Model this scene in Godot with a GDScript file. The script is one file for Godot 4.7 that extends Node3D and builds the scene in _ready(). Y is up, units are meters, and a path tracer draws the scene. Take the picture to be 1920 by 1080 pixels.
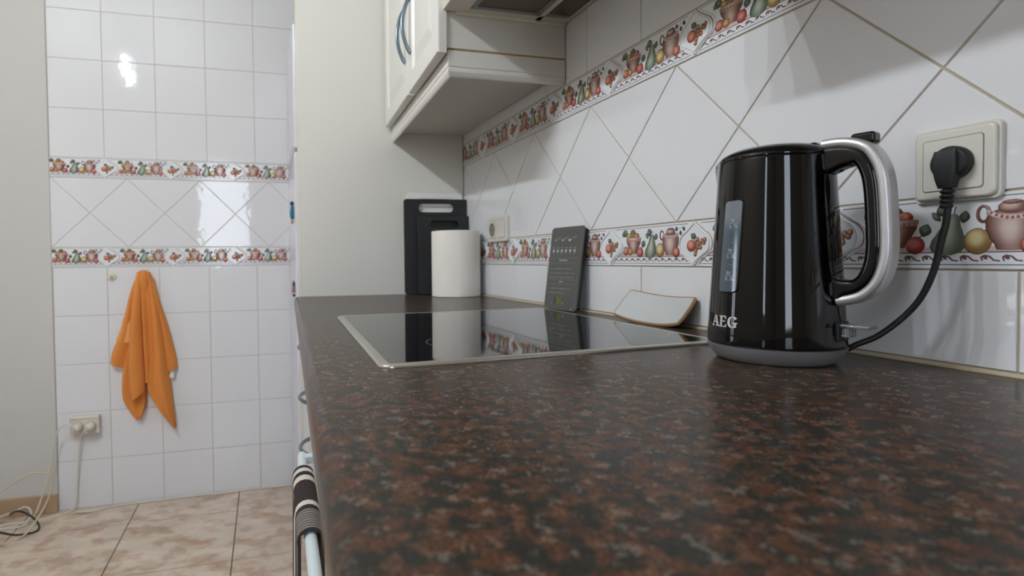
extends Node3D

const Y0 := 0.889          # worktop height above the floor
const ZF := -1.752         # tiled end wall
const TILE := 0.2
const HB := 0.108          # lower edge of the lower border, above the worktop
const BH := 0.082          # border height
const DD := 0.2857         # diagonal of a tile set on its corner
const LAMP := 0.43          # energy of each small lamp
const BP := 0.2535         # length of a border tile

# ---------------------------------------------------------------- mesh builder
class MB:
	var v := PackedVector3Array()
	var n := PackedVector3Array()
	var t := PackedVector2Array()
	func tri(a: Vector3, b: Vector3, c: Vector3, na: Vector3, nb: Vector3, nc: Vector3, ua := Vector2.ZERO, ub := Vector2.ZERO, uc := Vector2.ZERO) -> void:
		var g := (b - a).cross(c - a)
		if g.length_squared() < 1e-18:
			return
		if g.dot(na + nb + nc) > 0.0:
			v.append_array([a, c, b]); n.append_array([na, nc, nb]); t.append_array([ua, uc, ub])
		else:
			v.append_array([a, b, c]); n.append_array([na, nb, nc]); t.append_array([ua, ub, uc])
	func quad(a: Vector3, b: Vector3, c: Vector3, d: Vector3, na: Vector3, nb: Vector3, nc: Vector3, nd: Vector3, ua := Vector2.ZERO, ub := Vector2.ZERO, uc := Vector2.ZERO, ud := Vector2.ZERO) -> void:
		tri(a, b, c, na, nb, nc, ua, ub, uc)
		tri(a, c, d, na, nc, nd, ua, uc, ud)
	func flat(a: Vector3, b: Vector3, c: Vector3, d: Vector3, nn: Vector3) -> void:
		quad(a, b, c, d, nn, nn, nn, nn, Vector2(0, 1), Vector2(1, 1), Vector2(1, 0), Vector2(0, 0))
	func rbox(c: Vector3, s: Vector3, r := 0.002, seg := 1) -> void:
		var h := s / 2.0
		r = minf(r, minf(h.x, minf(h.y, h.z)) * 0.98)
		var ax := [Vector3.RIGHT, Vector3.UP, Vector3.BACK]
		for k in 3:
			var cu := _ticks(h[(k + 1) % 3], r, seg)
			var cv := _ticks(h[(k + 2) % 3], r, seg)
			for sg in [-1.0, 1.0]:
				var pts := []
				var nrm := []
				for a in cu:
					var row := []
					var nrow := []
					for b in cv:
						var p := Vector3.ZERO
						p[k] = h[k] * sg; p[(k + 1) % 3] = a; p[(k + 2) % 3] = b
						var inner := Vector3(clampf(p.x, -(h.x - r), h.x - r), clampf(p.y, -(h.y - r), h.y - r), clampf(p.z, -(h.z - r), h.z - r))
						var d := (p - inner).normalized()
						row.append(c + inner + d * r); nrow.append(d)
					pts.append(row); nrm.append(nrow)
				for i in cu.size() - 1:
					for j in cv.size() - 1:
						quad(pts[i][j], pts[i + 1][j], pts[i + 1][j + 1], pts[i][j + 1], nrm[i][j], nrm[i + 1][j], nrm[i + 1][j + 1], nrm[i][j + 1])
	func _ticks(h: float, r: float, seg: int) -> Array:
		var o := [-h]
		if seg > 1: o.append(-h + r * 0.45)
		o.append(-h + r)
		o.append(h - r)
		if seg > 1: o.append(h - r * 0.45)
		o.append(h)
		return o
	# profile of (radius, height) going up; smooth unless a point is repeated
	func lathe(c: Vector3, prof: Array, seg := 32, bump = null) -> void:
		var parts := []
		var cur := [prof[0]]
		for i in range(1, prof.size()):
			if (prof[i] as Vector2).distance_to(prof[i - 1]) < 1e-6:
				parts.append(cur); cur = [prof[i]]
			else:
				cur.append(prof[i])
		parts.append(cur)
		for pr in parts:
			if pr.size() < 2: continue
			var rows := []
			var nr := []
			for i in pr.size():
				var d: Vector2 = pr[mini(i + 1, pr.size() - 1)] - pr[maxi(i - 1, 0)]
				var nn := Vector2(d.y, -d.x).normalized()
				var row := []
				var nrow := []
				for j in seg + 1:
					var a := TAU * j / seg
					var r: float = pr[i].x
					if bump != null: r += bump.call(a, pr[i].y)
					row.append(c + Vector3(cos(a) * r, pr[i].y, sin(a) * r))
					nrow.append(Vector3(cos(a) * nn.x, nn.y, sin(a) * nn.x))
				rows.append(row); nr.append(nrow)
			if bump != null:
				for i in pr.size():
					for j in seg + 1:
						var du: Vector3 = rows[i][(j + 1) % seg] - rows[i][(j + seg - 1) % seg]
						var dv: Vector3 = rows[mini(i + 1, pr.size() - 1)][j] - rows[maxi(i - 1, 0)][j]
						var q := du.cross(dv)
						if q.length() > 1e-12: nr[i][j] = q.normalized() * signf(q.dot(nr[i][j]))
			for i in pr.size() - 1:
				for j in seg:
					quad(rows[i][j], rows[i + 1][j], rows[i + 1][j + 1], rows[i][j + 1], nr[i][j], nr[i + 1][j], nr[i + 1][j + 1], nr[i][j + 1],
						Vector2(float(j) / seg, float(i) / (pr.size() - 1)), Vector2(float(j) / seg, float(i + 1) / (pr.size() - 1)), Vector2(float(j + 1) / seg, float(i + 1) / (pr.size() - 1)), Vector2(float(j + 1) / seg, float(i) / (pr.size() - 1)))
	# closed rings joined one after the other; outward is away from each ring's middle
	func loft(rings: Array, caps := true, closed := false) -> void:
		var m: int = rings[0].size()
		var k: int = rings.size()
		var nr := []
		var mids := []
		for i in k:
			var mid := Vector3.ZERO
			for p in rings[i]: mid += p
			mids.append(mid / m)
		for i in k:
			var row := []
			for j in m:
				var a: Vector3 = rings[i][(j + 1) % m] - rings[i][(j + m - 1) % m]
				var i1 := (i + 1) % k if closed else mini(i + 1, k - 1)
				var i0 := (i + k - 1) % k if closed else maxi(i - 1, 0)
				var b: Vector3 = rings[i1][j] - rings[i0][j]
				row.append(a.cross(b).normalized())
			nr.append(row)
		# one sign for all: vote by distance from the middle
		var vote := 0.0
		for i in k:
			for j in m:
				vote += (nr[i][j] as Vector3).dot(rings[i][j] - mids[i])
		if vote < 0.0:
			for i in k:
				for j in m: nr[i][j] = -nr[i][j]
		for i in (k if closed else k - 1):
			var i1 := (i + 1) % k
			for j in m:
				var j1 := (j + 1) % m
				var u0 := float(i) / (k - 1)
				var u1 := float(i + 1) / (k - 1)
				quad(rings[i][j], rings[i1][j], rings[i1][j1], rings[i][j1], nr[i][j], nr[i1][j], nr[i1][j1], nr[i][j1],
					Vector2(u0, float(j) / m), Vector2(u1, float(j) / m), Vector2(u1, float(j + 1) / m), Vector2(u0, float(j + 1) / m))
		if caps and not closed:
			for e in [[0, 1], [k - 1, k - 2]]:
				var dir: Vector3 = (mids[e[0]] - mids[e[1]]).normalized()
				for j in m:
					tri(mids[e[0]], rings[e[0]][j], rings[e[0]][(j + 1) % m], dir, dir, dir)
	func tube(pts: Array, r: float, seg := 8, closed := false, ry := -1.0) -> void:
		if ry < 0.0: ry = r
		var rings := []
		var k := pts.size()
		var up := Vector3.UP
		var first: Vector3 = pts[1] - pts[0]
		if absf(first.normalized().dot(up)) > 0.9: up = Vector3.RIGHT
		for i in k:
			var d: Vector3 = (pts[(i + 1) % k] - pts[(i + k - 1) % k]) if closed else (pts[mini(i + 1, k - 1)] - pts[maxi(i - 1, 0)])
			d = d.normalized()
			var s := d.cross(up).normalized()
			up = s.cross(d).normalized()
			var ring := []
			for j in seg:
				var a := TAU * j / seg
				ring.append(pts[i] + s * cos(a) * r + up * sin(a) * ry)
			rings.append(ring)
		loft(rings, true, closed)
	# flat outline in XY pushed out along Z from z0 to z1, its front edge rounded
	func prism(loop: PackedVector2Array, z0: float, z1: float, bev := 0.001, uvrect := Rect2(), back := false) -> void:
		var m := loop.size()
		if Geometry2D.is_polygon_clockwise(loop):
			loop = loop.duplicate(); loop.reverse()
		var inn := MB.inset(loop, bev)
		var nr := []
		for i in m:
			var d := (loop[(i + 1) % m] - loop[(i + m - 1) % m]).normalized()
			nr.append(Vector3(d.y, -d.x, 0))
		var uvf := func(p: Vector2) -> Vector2:
			return Vector2((p.x - uvrect.position.x) / uvrect.size.x, 1.0 - (p.y - uvrect.position.y) / uvrect.size.y) if uvrect.size.x > 0.0 else p
		for i in m:
			var j := (i + 1) % m
			var e := (loop[j] - loop[i]).normalized()
			var en := Vector3(e.y, -e.x, 0)
			var a := Vector3(loop[i].x, loop[i].y, z0); var b := Vector3(loop[j].x, loop[j].y, z0)
			var a1 := Vector3(loop[i].x, loop[i].y, z1 - bev); var b1 := Vector3(loop[j].x, loop[j].y, z1 - bev)
			var a2 := Vector3(inn[i].x, inn[i].y, z1); var b2 := Vector3(inn[j].x, inn[j].y, z1)
			var ui: Vector2 = uvf.call(loop[i]); var uj: Vector2 = uvf.call(loop[j])
			quad(a, b, b1, a1, en, en, en, en, ui, uj, uj, ui)
			quad(a1, b1, b2, a2, en, en, Vector3.BACK, Vector3.BACK, ui, uj, uvf.call(inn[j]), uvf.call(inn[i]))
		var ix := Geometry2D.triangulate_polygon(inn)
		for k in range(0, ix.size(), 3):
			var q := []
			for w in 3: q.append(inn[ix[k + w]])
			tri(Vector3(q[0].x, q[0].y, z1), Vector3(q[1].x, q[1].y, z1), Vector3(q[2].x, q[2].y, z1), Vector3.BACK, Vector3.BACK, Vector3.BACK, uvf.call(q[0]), uvf.call(q[1]), uvf.call(q[2]))
			if back:
				tri(Vector3(q[0].x, q[0].y, z0), Vector3(q[1].x, q[1].y, z0), Vector3(q[2].x, q[2].y, z0), Vector3.FORWARD, Vector3.FORWARD, Vector3.FORWARD)
	static func inset(loop: PackedVector2Array, d: float) -> PackedVector2Array:
		var m := loop.size()
		var o := PackedVector2Array()
		for i in m:
			var e0 := (loop[i] - loop[(i + m - 1) % m]).normalized()
			var e1 := (loop[(i + 1) % m] - loop[i]).normalized()
			var n0 := Vector2(-e0.y, e0.x)
			var n1 := Vector2(-e1.y, e1.x)
			var b := (n0 + n1).normalized()
			o.append(loop[i] + b * d / maxf(b.dot(n0), 0.35))
		return o
	func moved(f: Callable) -> void:
		for i in v.size(): v[i] = f.call(v[i])
	func xf(tr: Transform3D) -> void:
		for i in v.size():
			v[i] = tr * v[i]; n[i] = (tr.basis * n[i]).normalized()
		if tr.basis.determinant() < 0.0:
			for i in range(0, v.size(), 3):
				var a := v[i + 1]; v[i + 1] = v[i + 2]; v[i + 2] = a
				var b := n[i + 1]; n[i + 1] = n[i + 2]; n[i + 2] = b
				var c := t[i + 1]; t[i + 1] = t[i + 2]; t[i + 2] = c
	func mesh() -> ArrayMesh:
		var a := []
		a.resize(Mesh.ARRAY_MAX)
		a[Mesh.ARRAY_VERTEX] = v; a[Mesh.ARRAY_NORMAL] = n; a[Mesh.ARRAY_TEX_UV] = t
		var m := ArrayMesh.new()
		m.add_surface_from_arrays(Mesh.PRIMITIVE_TRIANGLES, a)
		return m

# ---------------------------------------------------------------- naming
var M := {}
var used := {}
var rng := RandomNumberGenerator.new()

func numbered(called: String, parent: Node) -> String:
	var key := str(parent.get_instance_id()) + called
	used[key] = used.get(key, -1) + 1
	return called if used[key] == 0 else "%s_%03d" % [called, used[key]]

func thing(called: String, label: String, category: String, at := Vector3.ZERO, group := "") -> Node3D:
	var o := Node3D.new()
	o.name = numbered(called, self)
	add_child(o, true)
	o.position = at + Vector3(0, Y0, 0)
	tag(o, label, category, group)
	return o

func tag(o: Node3D, label: String, category: String, group := "") -> Node3D:
	o.set_meta("label", label); o.set_meta("category", category)
	if group: o.set_meta("group", group)
	return o

# a mesh given in the room's measures (height over the worktop) under a thing whose base is at «at»
func part(b: MB, called: String, m: Material, parent: Node3D) -> MeshInstance3D:
	var top: Node3D = parent
	while top.get_parent() != self: top = top.get_parent()
	if top.basis.is_equal_approx(Basis()):
		var off := top.position - Vector3(0, Y0, 0)
		for i in b.v.size(): b.v[i] -= off
	return raw(b.mesh(), called, m, parent)

func raw(mesh: Mesh, called: String, m: Material, parent: Node3D) -> MeshInstance3D:
	var o := MeshInstance3D.new()
	o.mesh = mesh
	o.material_override = m
	o.name = numbered(called, parent)
	parent.add_child(o, true)
	return o

func struct(b: MB, called: String, m: Material) -> MeshInstance3D:
	for i in b.v.size(): b.v[i] += Vector3(0, Y0, 0)
	var o := raw(b.mesh(), called, m, self)
	o.set_meta("kind", "structure")
	return o

# ---------------------------------------------------------------- materials
func mat(c: Color, rough := 0.6, metal := 0.0) -> StandardMaterial3D:
	var m := StandardMaterial3D.new()
	m.albedo_color = c
	m.roughness = rough
	m.metallic = metal
	return m

func noise_img(size: int, freq: float, sd: int, octaves := 3, kind := FastNoiseLite.TYPE_SIMPLEX_SMOOTH) -> Image:
	var f := FastNoiseLite.new()
	f.noise_type = kind; f.seed = sd; f.frequency = freq
	f.fractal_type = FastNoiseLite.FRACTAL_FBM; f.fractal_octaves = octaves
	return f.get_seamless_image(size, size, false, false, 0.12)

func tex(im: Image) -> ImageTexture:
	return ImageTexture.create_from_image(im)

func bumpy(m: StandardMaterial3D, im: Image, scale: float, depth: float) -> void:
	m.heightmap_enabled = true
	m.heightmap_texture = tex(im)
	m.heightmap_scale = depth
	m.uv1_triplanar = true
	m.uv1_world_triplanar = true
	m.uv1_scale = Vector3.ONE / scale

func granite() -> ImageTexture:
	var s := 1280
	var a := noise_img(s, 0.019, 11, 4).get_data()
	var b := noise_img(s, 0.028, 12, 4).get_data()
	var c := noise_img(s, 0.027, 13, 4).get_data()
	var d := noise_img(s, 0.15, 14, 3).get_data()
	var e := noise_img(s, 0.024, 15, 4).get_data()
	var o := PackedByteArray()
	o.resize(s * s * 3)
	for i in s * s:
		var r := 60.0; var g := 58.0; var bl := 54.0
		var fine := (d[i] - 128.0) / 128.0
		var k := clampf((a[i] - 102.0 + fine * 30.0) / 44.0, 0.0, 1.0)        # red-brown crystals
		r += (89.0 + fine * 14.0 - r) * k; g += (65.0 + fine * 10.0 - g) * k; bl += (52.0 + fine * 8.0 - bl) * k
		var k2 := clampf((e[i] - 152.0 + fine * 24.0) / 30.0, 0.0, 0.9)        # paler brown
		r += (106.0 - r) * k2; g += (78.0 - g) * k2; bl += (63.0 - bl) * k2
		var k3 := clampf((b[i] - 140.0 + fine * 40.0) / 44.0, 0.0, 0.85)        # dark grey patches
		r += (52.0 - r) * k3; g += (52.0 - g) * k3; bl += (49.0 - bl) * k3
		var k4 := clampf((c[i] - 172.0 + fine * 44.0) / 46.0, 0.0, 0.55)        # light flecks
		r += (138.0 - r) * k4; g += (132.0 - g) * k4; bl += (122.0 - bl) * k4
		var q := 1.0 + fine * 0.2
		o[i * 3] = int(clampf(r * q, 0, 255)); o[i * 3 + 1] = int(clampf(g * q, 0, 255)); o[i * 3 + 2] = int(clampf(bl * q, 0, 255))
	return tex(Image.create_from_data(s, s, false, Image.FORMAT_RGB8, o))

func marble() -> ImageTexture:
	var s := 768
	var a := noise_img(s, 0.008, 21, 4).get_data()
	var b := noise_img(s, 0.016, 22, 5).get_data()
	var c := noise_img(s, 0.012, 23, 4).get_data()
	var o := PackedByteArray()
	o.resize(s * s * 3)
	for i in s * s:
		var k := clampf((b[i] - 112.0) / 95.0, 0.0, 1.0)
		var k2 := clampf((c[i] - 128.0) / 60.0, 0.0, 1.0)
		var w := (a[i] - 128.0) / 128.0 * 14.0
		var r := 210.0 + w - 22.0 * k - 22.0 * k2; var g := 194.0 + w - 29.0 * k - 30.0 * k2; var bl := 177.0 + w - 34.0 * k - 34.0 * k2
		o[i * 3] = int(clampf(r, 0, 255)); o[i * 3 + 1] = int(clampf(g, 0, 255)); o[i * 3 + 2] = int(clampf(bl, 0, 255))
	return tex(Image.create_from_data(s, s, false, Image.FORMAT_RGB8, o))

# painted fruit for the border tiles: colour and relief
const BW := 1152
const BHT := 312
var b_img: Image
var b_hgt: Image

func ell(u: float, v: float, ru: float, rv: float, edge: Color, mid: Color, rot := 0.0, lift := 0.6, leaf := false) -> void:
	var sx := BW / 1.2
	var sy := float(BHT)
	var cx := u * sx; var cy := v * sy; var rx := ru * sx; var ry := rv * sy
	var rr := maxf(rx, ry) + 2.0
	for y in range(maxi(0, int(cy - rr)), mini(BHT, int(cy + rr) + 1)):
		for x in range(maxi(0, int(cx - rr)), mini(BW, int(cx + rr) + 1)):
			var p := Vector2(x - cx, y - cy).rotated(-rot)
			var d := Vector2(p.x / rx, p.y / ry)
			var q := d.length()
			if leaf: q = absf(d.x) + d.y * d.y
			if q < 1.0:
				var w := clampf(1.0 - Vector2(d.x + 0.18, d.y + 0.22).length(), 0.0, 1.0)
				var c := edge.lerp(mid, smoothstep(0.0, 0.75, w))
				if q > 0.9: c = c.darkened(0.18)
				b_img.set_pixel(x, y, c)
				var h := lift * sqrt(maxf(0.0, 1.0 - q * q))
				b_hgt.set_pixel(x, y, Color(maxf(b_hgt.get_pixel(x, y).r, h), 0, 0))

# a painted shape given by its half-width at a few heights
func turned(um: float, prof: Array, edge: Color, mid: Color, lift := 0.6, lean := 0.0) -> void:
	var v0: float = prof[0].x; var v1: float = prof[-1].x
	for y in range(int(v0 * BHT), int(v1 * BHT)):
		var vv := float(y) / BHT
		var half := 0.0
		for i in prof.size() - 1:
			if vv >= prof[i].x and vv <= prof[i + 1].x:
				half = lerpf(prof[i].y, prof[i + 1].y, smoothstep(0.0, 1.0, (vv - prof[i].x) / (prof[i + 1].x - prof[i].x)) * 0.5 + 0.5 * (vv - prof[i].x) / (prof[i + 1].x - prof[i].x))
		if half <= 0.0: continue
		var c0 := um + lean * (1.0 - (vv - v0) / (v1 - v0))
		var f := (vv - v0) / (v1 - v0)
		for x in range(int((c0 - half) * BW / 1.2), int((c0 + half) * BW / 1.2)):
			var d := (x * 1.2 / BW - c0) / half
			var w := smoothstep(0.1, 0.95, 1.0 - absf(d + 0.12)) * (0.45 + 0.55 * sin(PI * clampf(f * 1.1, 0.0, 1.0)))
			b_img.set_pixel(x, y, edge.lerp(mid, w).darkened(0.2 if absf(d) > 0.93 else 0.0))
			b_hgt.set_pixel(x, y, Color(lift * sqrt(maxf(0.0, 1.0 - d * d)), 0, 0))

func stripe(u0: float, u1: float, v0: float, v1: float, c: Color) -> void:
	b_img.fill_rect(Rect2i(int(u0 * BW / 1.2), int(v0 * BHT), int((u1 - u0) * BW / 1.2), maxi(2, int((v1 - v0) * BHT))), c)

func stroke(pts: Array, w: float, c: Color) -> void:
	for i in pts.size() - 1:
		for k in 25:
			var p: Vector2 = pts[i].lerp(pts[i + 1], k / 24.0)
			b_img.fill_rect(Rect2i(int(p.x * BW / 1.2 - w / 2), int(p.y * BHT - w / 2), int(w), int(w)), c)

func border_print() -> void:
	b_img = Image.create(BW, BHT, false, Image.FORMAT_RGB8)
	b_hgt = Image.create(BW, BHT, false, Image.FORMAT_RGB8)
	b_img.fill(Color8(224, 225, 228))
	b_hgt.fill(Color.BLACK)
	var dk := Color8(62, 70, 60)
	stripe(0.05, 0.925, 0.052, 0.068, Color8(96, 92, 118))
	for y in range(int(0.69 * BHT), int(0.76 * BHT)):
		var vv := float(y) / BHT
		for x in range(int((0.035 + bulge(vv)) * BW / 1.2), int((0.965 - bulge(vv)) * BW / 1.2)):
			b_img.set_pixel(x, y, Color8(206, 178, 176))
	stripe(0.11, 0.89, 0.757, 0.771, Color8(108, 62, 70))
	for k in 12:
		var u := 0.062 + k * 0.0735
		stroke([Vector2(u, 0.872), Vector2(u - 0.004, 0.83), Vector2(u + 0.008, 0.808), Vector2(u + 0.024, 0.82), Vector2(u + 0.04, 0.87), Vector2(u + 0.058, 0.878)], 5.0, Color8(112, 66, 78))
		stroke([Vector2(u + 0.006, 0.825), Vector2(u + 0.014, 0.845)], 9.0, Color8(128, 78, 82))
	stripe(0.045, 0.955, 0.922, 0.936, Color8(92, 92, 124))
	# bowl of fruit
	ell(0.203, 0.17, 0.034, 0.1, dk, Color8(112, 122, 104), 0.5, 0.35, true)
	ell(0.176, 0.2, 0.02, 0.06, dk, Color8(112, 122, 104), -0.9, 0.3, true)
	ell(0.306, 0.165, 0.036, 0.09, Color8(72, 74, 46), Color8(120, 112, 66), 0.3, 0.35, true)
	ell(0.252, 0.24, 0.032, 0.075, Color8(150, 108, 42), Color8(206, 176, 92), 0.0)
	ell(0.3, 0.25, 0.03, 0.07, Color8(120, 90, 44), Color8(164, 126, 66), 0.0)
	ell(0.348, 0.255, 0.036, 0.085, Color8(160, 70, 50), Color8(222, 130, 104), 0.0)
	turned(0.311, [Vector2(0.29, 0.094), Vector2(0.4, 0.09), Vector2(0.55, 0.066), Vector2(0.64, 0.042), Vector2(0.69, 0.04)], Color8(120, 70, 58), Color8(208, 172, 152))
	turned(0.311, [Vector2(0.29, 0.096), Vector2(0.33, 0.097), Vector2(0.38, 0.091)], Color8(176, 138, 122), Color8(222, 200, 190))
	for k in 8:
		ell(0.232 + k * 0.0225, 0.34 + 0.012 * sin(k * 0.45), 0.007, 0.022, Color8(168, 84, 74), Color8(200, 120, 106), 0.0, 0.62)
	ell(0.21, 0.615, 0.039, 0.112, Color8(156, 70, 54), Color8(226, 142, 116))
	ell(0.268, 0.635, 0.03, 0.092, Color8(150, 92, 30), Color8(214, 160, 88))
	ell(0.393, 0.655, 0.041, 0.125, Color8(160, 54, 50), Color8(224, 120, 104))
	ell(0.434, 0.45, 0.026, 0.095, dk, Color8(102, 122, 96), 0.35, 0.35, true)
	stroke([Vector2(0.425, 0.52), Vector2(0.408, 0.55)], 4.0, dk)
	# pear
	ell(0.508, 0.19, 0.03, 0.1, Color8(58, 62, 52), Color8(112, 118, 104), -0.25, 0.35, true)
	ell(0.478, 0.27, 0.014, 0.085, Color8(72, 78, 66), Color8(130, 136, 120), -0.7, 0.3, true)
	ell(0.585, 0.295, 0.02, 0.085, dk, Color8(104, 118, 98), 0.2, 0.35, true)
	stroke([Vector2(0.545, 0.27), Vector2(0.553, 0.16)], 4.0, Color8(84, 62, 48))
	turned(0.515, [Vector2(0.25, 0.012), Vector2(0.3, 0.028), Vector2(0.4, 0.036), Vector2(0.5, 0.05), Vector2(0.6, 0.066), Vector2(0.68, 0.069), Vector2(0.76, 0.055), Vector2(0.8, 0.02)], Color8(84, 98, 78), Color8(184, 192, 172), 0.8, 0.03)
	ell(0.632, 0.62, 0.051, 0.172, Color8(146, 108, 56), Color8(222, 200, 132), 0.12, 0.7)
	# jug
	for k in 40:
		var an := TAU * k / 40.0
		ell(0.652 + cos(an) * 0.02, 0.27 + sin(an) * 0.1, 0.007, 0.02, Color8(116, 72, 66), Color8(190, 150, 140), 0.0, 0.4)
	turned(0.748, [Vector2(0.225, 0.05), Vector2(0.28, 0.078), Vector2(0.36, 0.089), Vector2(0.46, 0.088), Vector2(0.58, 0.076), Vector2(0.68, 0.056), Vector2(0.735, 0.05)], Color8(132, 84, 72), Color8(216, 192, 180), 0.7)
	ell(0.748, 0.2, 0.048, 0.085, Color8(128, 80, 70), Color8(206, 172, 158), 0.0, 0.5)
	ell(0.748, 0.14, 0.034, 0.03, Color8(118, 72, 64), Color8(170, 122, 108), 0.0, 0.5)
	for k in 21:
		var f := (k - 10) / 10.0
		ell(0.748 + f * 0.078, 0.335 - 0.075 * f * f, 0.008, 0.034, Color8(206, 178, 168), Color8(230, 212, 204), 0.0, 0.72)
	for k in 9:
		var f := (k - 4) / 4.0
		ell(0.748 + f * 0.07, 0.335 - 0.075 * f * f, 0.006, 0.02, Color8(156, 70, 62), Color8(196, 104, 92), 0.0, 0.74)
	ell(0.809, 0.675, 0.036, 0.118, Color8(162, 62, 56), Color8(228, 136, 118), 0.0, 0.7)
	for s in [[0.81, 0.15, 0.2], [0.853, 0.245, -0.1], [0.886, 0.155, -0.4]]:
		ell(s[0], s[1], 0.013, 0.055, Color8(38, 48, 54), Color8(70, 84, 84), s[2], 0.3, true)
	stroke([Vector2(0.82, 0.2), Vector2(0.842, 0.14), Vector2(0.88, 0.125)], 3.0, Color8(110, 104, 96))
	# medallion: peach and grapes
	ell(0.98, 0.335, 0.026, 0.075, dk, Color8(104, 112, 92), 0.6, 0.35, true)
	stroke([Vector2(0.99, 0.4), Vector2(1.0, 0.3), Vector2(1.012, 0.4), Vector2(1.03, 0.42)], 4.0, Color8(84, 70, 62))
	for g in [[1.0, 0.46], [1.02, 0.41], [1.045, 0.5], [1.06, 0.44], [1.08, 0.48], [1.088, 0.42], [1.025, 0.5], [1.02, 0.58], [1.048, 0.575], [0.998, 0.57], [1.004, 0.65], [0.998, 0.72]]:
		ell(g[0], g[1], 0.0165, 0.055, Color8(120, 62, 40), Color8(196, 138, 84), 0.0, 0.55)
	ell(0.96, 0.54, 0.044, 0.128, Color8(168, 70, 48), Color8(232, 146, 116), 0.0, 0.75)
	for y in BHT:   # the printed colours are a little faded
		for x in BW:
			var c := b_img.get_pixel(x, y)
			b_img.set_pixel(x, y, c.lerp(Color(c.get_luminance(), c.get_luminance(), c.get_luminance()), 0.23))

func bulge(v: float) -> float:
	var xs := [0.0, 0.06, 0.13, 0.2, 0.23, 0.29, 0.36, 0.43, 0.52, 0.6, 0.66, 0.73, 0.8, 0.86, 0.91, 1.0]
	var ys := [0.0, 0.011, 0.04, 0.07, 0.08, 0.118, 0.14, 0.152, 0.156, 0.15, 0.136, 0.09, 0.058, 0.03, 0.008, 0.0]
	for i in xs.size() - 1:
		if v <= xs[i + 1]:
			return lerpf(ys[i], ys[i + 1], (v - xs[i]) / (xs[i + 1] - xs[i]))
	return 0.0

# tiny 3 x 5 figures for printed scales
const GLYPH := {"0": 31599, "1": 11415, "2": 29671, "3": 29647, "4": 23497, "5": 31183, "6": 31215, "7": 29257, "L": 18727, ".": 2, "M": 24557, "A": 31725, "X": 23213, "u": 23407}

func write(im: Image, s: String, x: int, y: int, k: int, c: Color) -> void:
	for ch in s:
		if GLYPH.has(ch):
			for r in 5:
				for q in 3:
					if (int(GLYPH[ch]) >> (14 - r * 3 - q)) & 1:
						im.fill_rect(Rect2i(x + q * k, y + r * k, k, k), c)
		x += k * 4

func _ready() -> void:
	rng.seed = 7
	setup_view()
	make_materials()
	room()
	worktop()
	wall_units()
	base_units()
	on_the_worktop()
	kettle()
	sockets()
	end_wall_things()

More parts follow.
